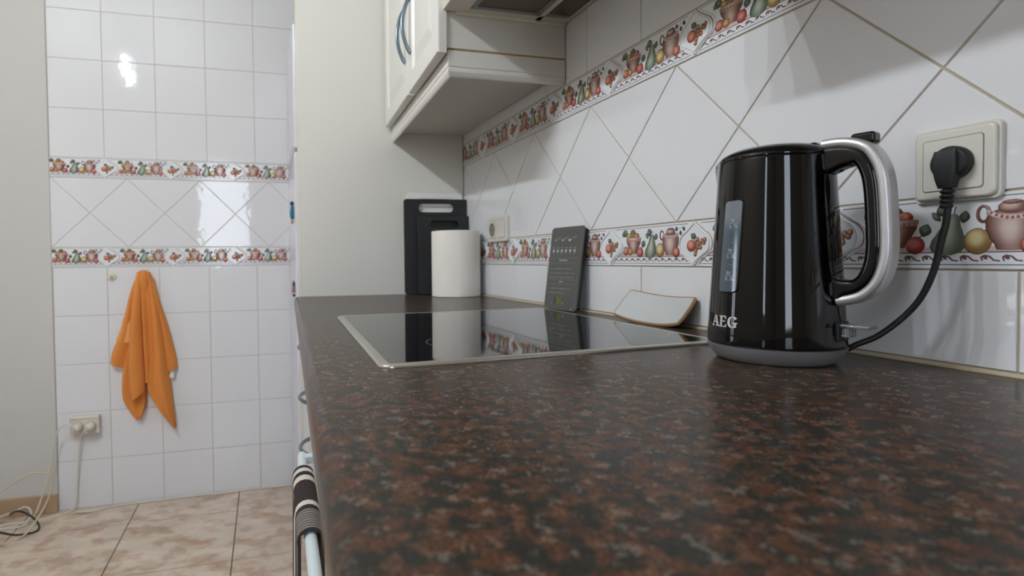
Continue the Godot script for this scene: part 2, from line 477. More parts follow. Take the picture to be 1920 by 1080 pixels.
# ---------------------------------------------------------------- camera, sky, lamp, exposure
func setup_view() -> void:
	var cam := Camera3D.new()
	cam.name = "camera"
	var f := 1074.76
	cam.projection = Camera3D.PROJECTION_FRUSTUM
	cam.near = 0.05; cam.far = 60.0
	cam.size = 1080.0 / f * cam.near
	cam.frustum_offset = Vector2(168.59 / f, -23.38 / f) * cam.near
	cam.position = Vector3(-0.73254, 0.12534 + Y0, 0.89489)
	cam.basis = Basis(Vector3.UP, -0.268705) * Basis(Vector3.RIGHT, -0.0268561) * Basis(Vector3.BACK, -0.0108467)
	var at := CameraAttributesPhysical.new()
	at.frustum_near = 0.05; at.frustum_far = 60.0
	at.frustum_focal_length = 24.0
	at.exposure_aperture = 7.0
	at.frustum_focus_distance = 0.85
	cam.attributes = at
	cam.projection = Camera3D.PROJECTION_FRUSTUM
	cam.near = 0.05; cam.far = 60.0
	cam.size = 1080.0 / f * cam.near
	add_child(cam)
	cam.current = true
	var e := Environment.new()
	var sky := Sky.new()
	var sm := ProceduralSkyMaterial.new()
	sm.sky_top_color = Color(0.86, 0.92, 1.0); sm.sky_horizon_color = Color(0.92, 0.95, 1.0)
	sm.ground_bottom_color = Color(0.62, 0.6, 0.57); sm.ground_horizon_color = Color(0.78, 0.78, 0.77)
	sm.sun_angle_max = 0.0
	sm.energy_multiplier = 9.5
	sky.sky_material = sm
	e.background_mode = Environment.BG_SKY
	e.sky = sky
	e.tonemap_mode = Environment.TONE_MAPPER_LINEAR
	e.tonemap_exposure = 1.07
	e.sdfgi_enabled = true; e.ssao_enabled = true; e.ssil_enabled = true
	var w := WorldEnvironment.new()
	w.name = "world"
	w.environment = e
	add_child(w)
	# ceiling bar with four small lamps: a rail, four stems, four glowing bulbs
	var lamp := thing("ceiling_spot_bar", "white ceiling rail carrying four small cold white lamps", "lamp", Vector3(-1.64, 1.711, 0.12))
	lamp.rotation.y = -0.147
	var b := MB.new()
	b.rbox(Vector3(0, -0.014, 0), Vector3(0.05, 0.026, 0.72), 0.006, 2)
	raw(b.mesh(), "rail", mat(Color(0.85, 0.85, 0.84), 0.4), lamp)
	var glow := mat(Color(0.9, 0.9, 0.9), 0.4)
	glow.emission_enabled = true
	glow.emission = Color(0.93, 0.97, 1.0)
	glow.emission_energy_multiplier = 9.0
	for k in 4:
		var z := -0.27 + k * 0.18
		var s := MB.new()
		s.tube([Vector3(0, -0.02, z), Vector3(0, -0.15, z)], 0.006, 10)
		s.lathe(Vector3(0, -0.211, z), [Vector2(0.0, 0.075), Vector2(0.014, 0.07), Vector2(0.017, 0.05), Vector2(0.018, 0.006)], 18)
		raw(s.mesh(), "lamp_holder", mat(Color(0.8, 0.8, 0.79), 0.35), lamp)
		var g := MB.new()
		g.lathe(Vector3(0, -0.211, z), [Vector2(0.0, -0.014), Vector2(0.006, -0.013), Vector2(0.0105, -0.0085), Vector2(0.0125, -0.001), Vector2(0.0125, 0.006)], 18)
		raw(g.mesh(), "bulb", glow, lamp)
		var l := OmniLight3D.new()
		l.name = "bulb_light"
		l.light_color = Color(0.94, 0.97, 1.0)
		l.light_energy = LAMP
		l.light_size = 0.01
		l.omni_range = 12.0
		l.omni_attenuation = 2.0
		l.shadow_enabled = true
		l.position = Vector3(0, -0.213, z)
		lamp.add_child(l, true)

func make_materials() -> void:
	border_print()
	M.tile = mat(Color8(222, 222, 224), 0.035)
	bumpy(M.tile, noise_img(256, 0.02, 5, 2), 0.22, 0.012)
	M.print = mat(Color.WHITE, 0.12)
	M.print.albedo_texture = tex(b_img)
	M.print.heightmap_enabled = true
	M.print.heightmap_texture = tex(b_hgt)
	M.print.heightmap_scale = 0.16
	M.rim = mat(Color8(224, 225, 228), 0.1)
	M.grout = mat(Color8(186, 172, 148), 0.9)
	M.grout_pale = mat(Color8(196, 190, 180), 0.9)
	M.plaster = mat(Color8(199, 196, 191), 0.85)
	bumpy(M.plaster, noise_img(256, 0.06, 6, 4), 0.12, 0.03)
	M.white_wall = mat(Color8(180, 171, 158), 0.9)
	M.cream = mat(Color8(221, 219, 212), 0.32)
	M.cream_edge = mat(Color8(228, 222, 204), 0.4)
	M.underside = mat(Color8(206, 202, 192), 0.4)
	M.raw_wood = mat(Color8(190, 152, 92), 0.8)
	M.dark_gap = mat(Color8(40, 36, 34), 0.9)
	M.counter = mat(Color8(232, 228, 224), 0.23)
	M.counter.metallic_specular = 0.17
	M.counter.albedo_texture = granite()
	M.counter.uv1_triplanar = true; M.counter.uv1_world_triplanar = true
	M.counter.uv1_scale = Vector3.ONE / 0.62
	M.floor = mat(Color.WHITE, 0.3)
	M.floor.albedo_texture = marble()
	M.floor.uv1_triplanar = true; M.floor.uv1_world_triplanar = true
	M.floor.uv1_scale = Vector3(0.85, 1.0, 1.15) / 1.1
	M.floor_edge = mat(Color8(178, 150, 120), 0.35)
	M.steel = mat(Color8(186, 182, 172), 0.32, 0.75)
	M.chrome = mat(Color8(122, 138, 150), 0.25, 1.0)
	M.silver = mat(Color8(176, 176, 180), 0.36, 0.6)
	M.black_gloss = mat(Color8(7, 7, 8), 0.035)
	M.black_gloss.metallic_specular = 0.46
	M.black = mat(Color8(17, 18, 19), 0.45)
	M.rubber = mat(Color8(14, 15, 16), 0.55)
	M.socket = mat(Color8(214, 210, 200), 0.3)
	M.white_plastic = mat(Color8(224, 222, 216), 0.35)
	M.ivory = mat(Color8(214, 206, 184), 0.45)

# ---------------------------------------------------------------- the room
func box(b: MB, lo: Vector3, hi: Vector3, r := 0.0005) -> void:
	b.rbox((lo + hi) / 2.0, hi - lo, r)

func square(s: float, g: float) -> PackedVector2Array:
	var h := s / 2.0 - g / 2.0
	return PackedVector2Array([Vector2(-h, -h), Vector2(h, -h), Vector2(h, h), Vector2(-h, h)])

func tile_mesh(loop: PackedVector2Array) -> ArrayMesh:
	var b := MB.new()
	b.prism(loop, -0.007, 0.0, 0.0012)
	return b.mesh()

func lay(mesh: Mesh, called: String, wall: Node3D, x: float, y: float, m: Material, tilt := 0.0016) -> MeshInstance3D:
	var o := raw(mesh, called, m, wall)
	o.position = Vector3(x, y, 0)
	o.rotation = Vector3(rng.randf_range(-tilt, tilt), rng.randf_range(-tilt, tilt), 0)
	return o

var border_mesh: ArrayMesh
var rim_mesh: ArrayMesh

func make_border() -> void:
	var g := 0.0012
	var loop := PackedVector2Array()
	var N := 24
	for i in N + 1:
		var v := 1.0 - float(i) / N
		loop.append(Vector2(bulge(v) * BP + g, BH * (1.0 - v)))
	loop.reverse()   # left edge going down
	for i in N + 1:
		var v := 1.0 - float(i) / N
		loop.append(Vector2(BP + bulge(v) * BP - g, BH * (1.0 - v)))
	for i in loop.size():
		loop[i].y = clampf(loop[i].y, g, BH - g)
	var b := MB.new()
	b.prism(loop, -0.007, 0.0006, 0.001, Rect2(0, 0, BP * 1.2, BH))
	border_mesh = b.mesh()
	var r := MB.new()
	for side in [[0.0, 1.0, 0.007], [1.0, -1.0, 0.0], [1.0, 1.0, -0.006]]:
		var pts := []
		for i in 29:
			var v := 0.045 + 0.91 * i / 28.0
			var x: float = BP * side[0] + side[1] * bulge(v) * BP + side[2]
			pts.append(Vector3(x, BH * (1.0 - v), 0.0006))
		r.tube(pts, 0.002, 6, false, 0.0009)
	rim_mesh = r.mesh()

func border_row(wall: Node3D, x0: float, count: int, y: float) -> void:
	for i in count:
		var t := lay(border_mesh, "border_tile", wall, x0 + i * BP, y, M.print, 0.0)
		raw(rim_mesh, "moulded_rim", M.rim, t)

func tiled(wall: Node3D, hb: float, sq: Array, dx0: float, i0: int, i1: int, bx: float, bn: int, cols: Array, rows: Array, g: float) -> void:
	# diamonds between the two borders, halves above and below
	var hT := hb + BH
	var d := DD / 2.0
	var dia := tile_mesh(MB.inset(PackedVector2Array([Vector2(0, -d), Vector2(d, 0), Vector2(0, d), Vector2(-d, 0)]), g / 2.0))
	var low := tile_mesh(MB.inset(PackedVector2Array([Vector2(-d, -d), Vector2(d, -d), Vector2(0, 0)]), g / 2.0))
	var high := tile_mesh(MB.inset(PackedVector2Array([Vector2(-d, d), Vector2(0, 0), Vector2(d, d)]), g / 2.0))
	for i in range(i0, i1):
		lay(dia, "diamond_tile", wall, dx0 + i * DD, hT + d, M.tile)
		lay(low, "half_tile", wall, dx0 + (i + 0.5) * DD, hT + d, M.tile)
		lay(high, "half_tile", wall, dx0 + (i + 0.5) * DD, hT + d, M.tile)
	border_row(wall, bx, bn, hb)
	border_row(wall, bx, bn, hT + DD)
	for r in rows:
		var h: float = r[1] - r[0]
		var m := tile_mesh(PackedVector2Array([Vector2(-TILE / 2 + g / 2, g / 2), Vector2(TILE / 2 - g / 2, g / 2), Vector2(TILE / 2 - g / 2, h - g / 2), Vector2(-TILE / 2 + g / 2, h - g / 2)]))
		for c in cols:
			lay(m, "wall_tile", wall, c, r[0], M.tile)

func room() -> void:
	make_border()
	# right-hand wall: local x runs along the room (world z), local z points into it
	var b := MB.new()
	box(b, Vector3(-1.9, -Y0 - 0.1, -0.12), Vector3(2.75, 1.85, -0.0022))
	var wr := raw(b.mesh(), "wall_right", M.grout, self)
	wr.set_meta("kind", "structure")
	wr.transform = Transform3D(Basis(Vector3(0, 0, 1), Vector3(0, 1, 0), Vector3(-1, 0, 0)), Vector3(0, Y0, 0))
	var cols := []
	for k in range(-4, 8): cols.append(-0.402 + 0.2 * k)
	var top := HB + BH * 2 + DD
	tiled(wr, HB, [], 0.0, -4, 4, 0.0496 - BP * 5, 9, cols, [[0.004, HB], [top, top + 0.2], [top + 0.2, top + 0.4]], 0.0021)
	# end wall
	var e := MB.new()
	box(e, Vector3(-2.5, -Y0 - 0.1, -0.12), Vector3(0.12, 1.85, -0.0018))
	var wf := raw(e.mesh(), "wall_far", M.grout_pale, self)
	wf.set_meta("kind", "structure")
	wf.position = Vector3(0, Y0, ZF)
	var fc := []
	for k in range(-1, 4): fc.append(-1.2625 + 0.2 * k)
	var rows := []
	for k in 5: rows.append([HB + 0.003 - 0.2 * (k + 1), HB + 0.003 - 0.2 * k])
	for k in 6: rows.append([top + 0.003 + 0.2 * k, top + 0.003 + 0.2 * (k + 1)])
	tiled(wf, HB + 0.003, [], -0.9925, -2, 2, -1.6068, 5, fc, rows, 0.002)
	# plastered stretch to the left of the tiles, a finger proud of them
	var p := MB.new()
	box(p, Vector3(-2.42, -Y0 - 0.05, ZF - 0.05), Vector3(-1.5635, 1.75, ZF + 0.005), 0.003)
	struct(p, "wall_plaster", M.plaster)
	var bb := MB.new()
	box(bb, Vector3(-2.4, -Y0, ZF + 0.004), Vector3(-1.5645, -Y0 + 0.075, ZF + 0.016), 0.003)
	struct(bb, "baseboard_far", M.floor_edge)
	# floor slab and tiles
	var f := MB.new()
	box(f, Vector3(-2.55, -Y0 - 0.15, -1.9), Vector3(0.15, -Y0 - 0.006, 2.75))
	var fl := struct(f, "floor", mat(Color8(150, 132, 114), 0.9))
	var ft := MB.new()
	ft.prism(square(0.405, 0.004), 0.0, 0.006, 0.0008)
	ft.xf(Transform3D(Basis(Vector3(1, 0, 0), Vector3(0, 0, -1), Vector3(0, 1, 0)), Vector3.ZERO))
	var fm := ft.mesh()
	for i in range(-4, 2):
		for k in range(-1, 11):
			var t := raw(fm, "floor_tile", M.floor, fl)
			t.position = Vector3(-0.855 - 0.2025 + 0.405 * (i + 1), -0.006, -1.54 + 0.2025 + 0.405 * (k - 1))
	# ceiling
	var c := MB.new()
	box(c, Vector3(-2.55, 1.711, -1.9), Vector3(0.15, 1.85, 2.75))
	struct(c, "ceiling", mat(Color8(228, 226, 220), 0.9))
	# left wall with two windows, back wall with one
	var l := MB.new()
	wall_with_holes(l, true, -2.4, -2.52, -1.9, 2.75, [[-1.14, -0.78, -0.14, 0.5], [1.4, 1.62, 0.1, 1.2]])
	struct(l, "wall_left", M.white_wall)
	var k := MB.new()
	wall_with_holes(k, false, 2.6, 2.72, -2.55, 0.15, [[-1.46, -0.9, 0.05, 1.32]])
	struct(k, "wall_back", M.white_wall)
	window("window_1", Transform3D(Basis(Vector3(1, 0, 0), Vector3(0, 1, 0), Vector3(0, 0, 1)), Vector3(-1.46, 0.05, 2.66)), 0.56, 1.27, 1)
	window("window_2", Transform3D(Basis(Vector3(0, 0, 1), Vector3(0, 1, 0), Vector3(-1, 0, 0)), Vector3(-2.46, -0.14, -1.14)), 0.36, 0.64, 2)
	window("window_3", Transform3D(Basis(Vector3(0, 0, 1), Vector3(0, 1, 0), Vector3(-1, 0, 0)), Vector3(-2.46, 0.1, 1.4)), 0.22, 1.1, 1)

# along z at x = a..b, or along x at z = a..b; holes as [from, to, low, high]
func wall_with_holes(b: MB, along_z: bool, a: float, o: float, s0: float, s1: float, holes: Array) -> void:
	var add := func(u0: float, u1: float, y0: float, y1: float) -> void:
		var lo := Vector3(minf(a, o), y0, u0) if along_z else Vector3(u0, y0, minf(a, o))
		var hi := Vector3(maxf(a, o), y1, u1) if along_z else Vector3(u1, y1, maxf(a, o))
		box(b, lo, hi)
	var at := s0
	for h in holes:
		add.call(at, h[0], -Y0 - 0.1, 1.85)
		add.call(h[0], h[1], -Y0 - 0.1, h[2])
		add.call(h[0], h[1], h[3], 1.85)
		at = h[1]
	add.call(at, s1, -Y0 - 0.1, 1.85)

func window(called: String, tr: Transform3D, w: float, h: float, panes: int) -> void:
	var b := MB.new()
	box(b, Vector3(0, 0, -0.03), Vector3(w, 0.04, 0.03), 0.003)
	box(b, Vector3(0, h - 0.04, -0.03), Vector3(w, h, 0.03), 0.003)
	for i in panes + 1:
		var x := w * i / panes
		box(b, Vector3(maxf(0, x - 0.025), 0.03, -0.028), Vector3(minf(w, x + 0.025), h - 0.03, 0.028), 0.003)
	var o := raw(b.mesh(), called, M.white_plastic, self)
	o.set_meta("kind", "structure")
	tr.origin.y += Y0
	o.transform = tr
	var glass := mat(Color(0.95, 0.97, 0.97, 0.06), 0.0)
	glass.transparency = BaseMaterial3D.TRANSPARENCY_ALPHA
	for i in panes:
		var g := MB.new()
		box(g, Vector3(w * i / panes + 0.02, 0.03, -0.003), Vector3(w * (i + 1) / panes - 0.02, h - 0.03, 0.003))
		raw(g.mesh(), "pane", glass, o)

# ---------------------------------------------------------------- worktop and hob
func front_x(z: float) -> float:
	return -0.632 - 0.041 * (z + 1.17)

func worktop() -> void:
	var o := thing("kitchen_worktop", "long mottled red-brown and black stone-look worktop with a rounded front edge", "worktop", Vector3(-0.33, -0.038, 0.2))
	var rings := []
	for e in 9:
		var z := lerpf(-1.156, 1.6, e / 8.0)
		var fx := front_x(z)
		var ring := []
		var sec := [Vector2(-0.001, 0), Vector2(-0.004, 0), Vector2(fx + 0.03, 0)]
		for k in 9:
			var a := PI / 2 + PI / 2 * k / 8.0
			sec.append(Vector2(fx + 0.016 + cos(a) * 0.016, -0.016 + sin(a) * 0.016))
		for k in 5:
			var a := PI + PI / 2 * k / 4.0
			sec.append(Vector2(fx + 0.008 + cos(a) * 0.008, -0.03 + sin(a) * 0.008))
		sec.append(Vector2(fx + 0.03, -0.038)); sec.append(Vector2(-0.004, -0.038)); sec.append(Vector2(-0.001, -0.038))
		for s in sec:
			ring.append(Vector3(s.x, s.y, z + (0.048 * s.x if e == 0 else 0.0)))
		rings.append(ring)
	var b := MB.new()
	b.loft(rings)
	part(b, "worktop_slab", M.counter, o)
	var s := MB.new()
	s.tube([Vector3(-0.003, 0.001, -1.156), Vector3(-0.003, 0.001, 1.6)], 0.0032, 8)
	part(s, "sealant_bead", mat(Color8(186, 174, 148), 0.5), o).set_meta("label", "cream sealant along the tiled wall")
	hob()

func quad_at(c: Array, u: float, w: float, y: float) -> Vector3:   # corners: near-front, far-front, far-wall, near-wall
	var a: Vector2 = (c[1] as Vector2).lerp(c[0], u)
	var d: Vector2 = (c[2] as Vector2).lerp(c[3], u)
	var p := a.lerp(d, w)
	return Vector3(p.x, y, p.y)

func hob() -> void:
	var c := [Vector2(-0.606, 0.249), Vector2(-0.579, -0.384), Vector2(-0.063, -0.408), Vector2(-0.086, 0.212)]
	var o := thing("induction_hob", "black glass induction hob in a steel frame let into the worktop", "hob", Vector3(-0.335, 0, -0.08))
	var loop := func(m: float, r: float, y: float) -> Array:
		var pts := []
		var w := 0.52; var l := 0.625
		for q in [[1, 0, 0.0], [1, 1, 1.0], [0, 1, 2.0], [0, 0, 3.0]]:
			for k in 5:
				var a: float = PI / 2 * q[2] + PI / 2 * k / 4.0
				var u := clampf(q[0], 0, 1) * l
				var v := clampf(q[1], 0, 1) * w
				u += (-1.0 if q[0] == 1 else 1.0) * (m + r) + sin(a) * r
				v += (-1.0 if q[1] == 1 else 1.0) * (m + r) - cos(a) * r
				pts.append(quad_at(c, u / l, v / w, y))
		return pts
	# steel frame: outer foot, outer lip, inner lip
	var b := MB.new()
	b.loft([loop.call(0.0, 0.02, 0.0002), loop.call(0.0, 0.02, 0.0024), loop.call(0.0012, 0.019, 0.0034), loop.call(0.003, 0.0175, 0.0038), loop.call(0.012, 0.009, 0.0038), loop.call(0.0135, 0.008, 0.0034)], false)
	# the flat of the frame must face up
	for i in b.n.size():
		if b.n[i].y < -0.2: b.n[i] = -b.n[i]
	part(b, "steel_frame", M.steel, o)
	var g := MB.new()
	var inner: Array = loop.call(0.0135, 0.008, 0.0035)
	var mid := Vector3.ZERO
	for p in inner: mid += p
	mid /= inner.size()
	var uv := func(p: Vector3) -> Vector2:
		return Vector2((p.x + 0.62) / 0.57, (p.z + 0.43) / 0.7)
	for i in inner.size():
		var p: Vector3 = inner[i]; var q: Vector3 = inner[(i + 1) % inner.size()]
		g.tri(mid, p, q, Vector3.UP, Vector3.UP, Vector3.UP, uv.call(mid), uv.call(p), uv.call(q))
	for i in inner.size():
		var p: Vector3 = inner[i]; var q: Vector3 = inner[(i + 1) % inner.size()]
		var out := (p - mid).normalized()
		g.quad(p, q, q - Vector3(0, 0.0033, 0), p - Vector3(0, 0.0033, 0), out, out, out, out)
	var im := Image.create(912, 1120, false, Image.FORMAT_RGB8)
	im.fill(Color8(6, 6, 7))
	var grey := Color8(118, 118, 120)
	for r in [[-0.43, -0.235, 0.105], [-0.2, -0.23, 0.085], [-0.42, 0.1, 0.085], [-0.18, 0.055, 0.095]]:
		for k in 2200:
			var a := TAU * k / 2200.0
			for w in 2:
				var rr: float = r[2] + w * 0.0006
				var px := Vector2((r[0] + cos(a) * rr + 0.62) / 0.57 * 912, (r[1] + sin(a) * rr + 0.43) / 0.7 * 1120)
				im.fill_rect(Rect2i(int(px.x), int(px.y), 2, 2), grey)
	for k in 7:   # touch marks by the front edge
		var z := -0.25 + k * 0.055
		var y := int((z + 0.43) / 0.7 * 1120)
		var x := int((-0.555 + 0.62) / 0.57 * 912)
		im.fill_rect(Rect2i(x, y - 8, 3, 17), grey)
		im.fill_rect(Rect2i(x - 8, y, 19, 2), grey)
		im.fill_rect(Rect2i(x + 26, y - 5, 14, 2), grey); im.fill_rect(Rect2i(x + 26, y + 5, 14, 2), grey)
	var gm := mat(Color.WHITE, 0.04)
	gm.albedo_texture = tex(im)
	gm.texture_repeat = false
	gm.metallic_specular = 0.75
	part(g, "glass_plate", gm, o)

# ---------------------------------------------------------------- wall cupboards, hood, tall side panel, fridge
func taper(p: Vector3) -> Vector3:   # the fronts run a little out of line with the wall
	var k := (-0.395 - p.z)
	return Vector3(p.x * (1.0 - 0.046 / 0.315 * k), p.y, p.z + 0.048 * p.x * clampf(k / 0.76, 0.0, 1.0))

func framed_door(b: MB, x: float, y0: float, y1: float, z0: float, z1: float, th: float) -> void:
	# a slab facing -x with a routed groove round a raised middle
	var lv := [[0.0, 0.0], [0.0, th - 0.004], [0.0015, th - 0.001], [0.005, th], [0.052, th], [0.058, th - 0.007], [0.064, th - 0.007], [0.09, th - 0.001], [0.094, th - 0.0005]]
	var ring := func(e: Array) -> Array:
		return [Vector3(x - e[1], y0 + e[0], z0 + e[0]), Vector3(x - e[1], y1 - e[0], z0 + e[0]), Vector3(x - e[1], y1 - e[0], z1 - e[0]), Vector3(x - e[1], y0 + e[0], z1 - e[0])]
	for i in lv.size() - 1:
		var r0: Array = ring.call(lv[i]); var r1: Array = ring.call(lv[i + 1])
		for j in 4:
			var k := (j + 1) % 4
			var nn: Vector3 = (r0[k] - r0[j]).cross(r1[j] - r0[j]).normalized()
			var outw: Vector3 = Vector3(-1, 0, 0) + ((r0[j] + r0[k]) / 2.0 - Vector3(x, (y0 + y1) / 2.0, (z0 + z1) / 2.0)).normalized() * 0.3
			if nn.dot(outw) < 0.0: nn = -nn
			b.quad(r0[j], r0[k], r1[k], r1[j], nn, nn, nn, nn)
	var c: Array = ring.call(lv[-1])
	b.quad(c[0], c[1], c[2], c[3], Vector3.LEFT, Vector3.LEFT, Vector3.LEFT, Vector3.LEFT)
	var bk: Array = ring.call(lv[0])
	b.quad(bk[0], bk[1], bk[2], bk[3], Vector3.RIGHT, Vector3.RIGHT, Vector3.RIGHT, Vector3.RIGHT)

func bow(a: Vector3, c: Vector3, out: Vector3, r: float, flat: float) -> MB:   # bow-shaped handle
	var b := MB.new()
	var pts := []
	for i in 17:
		var f := i / 16.0
		pts.append(a.lerp(c, f) + out * pow(sin(PI * f), 0.75))
	b.tube(pts, r, 10, false, flat)
	for e in [a, c]:
		b.rbox(e - out.normalized() * 0.001, Vector3(0.008, 0.012, 0.012), 0.002)
	return b

func wall_cabinet(label: String, z0: float, z1: float, splits: Array, flip: bool) -> void:
	var o := thing("wall_cabinet", label, "cabinet", Vector3(-0.16, 0.557, (z0 + z1) / 2.0))
	var f := func(p: Vector3) -> Vector3: return taper(p) if not flip else p
	var b := MB.new()
	box(b, Vector3(-0.312, 0.622, z0), Vector3(-0.002, 1.45, z1), 0.0015)
	b.moved(f)
	part(b, "carcass", M.cream, o)
	var s := MB.new()   # raw board edge in the gap under the carcass
	box(s, Vector3(-0.295, 0.6165, z0 + 0.006), Vector3(-0.003, 0.6222, z1 - 0.004), 0.0005)
	s.moved(f)
	part(s, "board_edge", M.raw_wood, o).set_meta("label", "bare yellowish board edge in the gap")
	# the deep shelf board under the cupboard: front and ends rounded below, sunken underside
	var p := MB.new()
	var rings := []
	var x0 := -0.3085; var za := z0; var zb := z1
	for q in [[0.0, 0.617], [0.0, 0.6], [0.0, 0.582], [0.0, 0.5805], [0.0015, 0.5795], [0.0015, 0.577], [0.0, 0.5745], [0.0, 0.568], [0.003, 0.561], [0.006, 0.5575], [0.009, 0.557], [0.0105, 0.558], [0.011, 0.59], [0.0112, 0.5995]]:
		var zi: float = zb - q[0]
		var zj: float = za + (q[0] if flip else 0.0)
		rings.append([Vector3(x0 + q[0], q[1], zj), Vector3(x0 + q[0], q[1], zj + 0.004), Vector3(x0 + q[0], q[1], zi - 0.004), Vector3(x0 + q[0], q[1], zi), Vector3(x0 + q[0] + 0.004, q[1], zi), Vector3(-0.007, q[1], zi), Vector3(-0.003, q[1], zi), Vector3(-0.003, q[1], zi - 0.004), Vector3(-0.003, q[1], zj + 0.004), Vector3(-0.003, q[1], zj), Vector3(-0.007, q[1], zj), Vector3(x0 + q[0] + 0.004, q[1], zj)])
	for i in rings.size() - 1:
		for j in 12:
			var k := (j + 1) % 12
			var nn: Vector3 = (rings[i][k] - rings[i][j]).cross(rings[i + 1][j] - rings[i][j]).normalized()
			var mid: Vector3 = (rings[i][j] + rings[i][k]) / 2.0
			if mid.x > -0.0035 or (not flip and mid.z < za + 0.0005): continue   # against the wall or the side panel
			var out := Vector3(mid.x + 0.16, 0, mid.z - (za + zb) / 2.0)
			out = Vector3(out.x * 3.0, 0, 0) if absf(mid.x + 0.16) > 0.13 and absf(mid.z - (za + zb) / 2.0) < (zb - za) / 2.0 - 0.03 else Vector3(0, 0, out.z)
			out = out.normalized() + Vector3(0, -0.6, 0)
			if i >= 11: out = -Vector3(out.x, 0.0, out.z)
			if nn.dot(out) < 0.0: nn = -nn
			p.quad(rings[i][j], rings[i][k], rings[i + 1][k], rings[i + 1][j], nn, nn, nn, nn)
	p.flat(Vector3(x0, 0.617, za), Vector3(x0, 0.617, zb), Vector3(-0.003, 0.617, zb), Vector3(-0.003, 0.617, za), Vector3.UP)
	p.moved(f)
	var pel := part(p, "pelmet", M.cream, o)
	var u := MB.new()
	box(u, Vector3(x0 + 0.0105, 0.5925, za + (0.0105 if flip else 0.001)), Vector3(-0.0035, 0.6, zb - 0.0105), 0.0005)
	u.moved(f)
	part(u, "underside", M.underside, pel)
	for k in splits.size():
		var a: float = splits[k][0]; var c: float = splits[k][1]
		var d := MB.new()
		framed_door(d, -0.3135, 0.608, 1.44, a, c, 0.0225)
		d.moved(f)
		var door := part(d, "door", M.cream, o)
		var hz: float = splits[k][2]
		var h := bow(Vector3(-0.3385, 0.715, hz), Vector3(-0.3385, 0.865, hz), Vector3(-0.022, 0, 0), 0.0045, 0.006)
		h.moved(f)
		part(h, "handle", M.chrome, door).set_meta("label", "arched blue-grey metal handle")

func wall_units() -> void:
	wall_cabinet("white two-door wall cabinet with arched handles, hanging beside the tall side panel", -1.1555, -0.395, [[-0.722, -0.388, -0.688], [-1.14, -0.734, -0.768]], false)
	wall_cabinet("white two-door wall cabinet on the near side of the extractor hood", 0.205, 0.96, [[0.2, 0.575, 0.54], [0.585, 0.96, 0.62]], true)
	hood()
	# tall cream panel closing the run
	var o := thing("tall_side_panel", "tall cream side panel standing at the far end of the worktop", "panel", Vector3(-0.3, -Y0, -1.17))
	var b := MB.new()
	var z := func(p: Vector3) -> Vector3: return p + Vector3(0, 0, 0.048 * p.x)
	box(b, Vector3(-0.606, -Y0 + 0.001, -1.176), Vector3(-0.0025, 1.6, -1.158), 0.001)
	b.moved(z)
	part(b, "panel_board", M.cream, o)
	var e := MB.new()
	box(e, Vector3(-0.6115, -Y0 + 0.001, -1.1765), Vector3(-0.6055, 1.6, -1.1575), 0.002)
	e.moved(z)
	part(e, "edge_strip", M.cream_edge, o)
	# refrigerator behind the panel, its door a sliver in the photograph
	var fr := thing("refrigerator", "white refrigerator hidden behind the tall side panel, only its door edge showing", "refrigerator", Vector3(-0.3, -Y0, -1.47))
	var r := MB.new()
	box(r, Vector3(-0.57, -Y0 + 0.03, -1.742), Vector3(-0.01, 0.98, -1.212), 0.006)
	for q in [[-0.52, -1.7], [-0.52, -1.26], [-0.06, -1.7], [-0.06, -1.26]]:
		r.tube([Vector3(q[0], -Y0, q[1]), Vector3(q[0], -Y0 + 0.04, q[1])], 0.016, 10)
	part(r, "body", mat(Color8(214, 214, 220), 0.3), fr)
	for d in [[-Y0 + 0.05, 0.52], [0.53, 0.975]]:
		var m := MB.new()
		m.rbox(Vector3(-0.597, (d[0] + d[1]) / 2.0, -1.477), Vector3(0.05, d[1] - d[0], 0.53), 0.008, 2)
		var dd := part(m, "door", mat(Color8(214, 213, 222), 0.25), fr)
		var h := MB.new()
		h.rbox(Vector3(-0.6, d[0] + 0.02 if d[0] > 0.0 else d[1] - 0.02, -1.477), Vector3(0.046, 0.006, 0.4), 0.002)
		part(h, "grip_groove", mat(Color8(150, 150, 156), 0.4), dd)
	magnets()

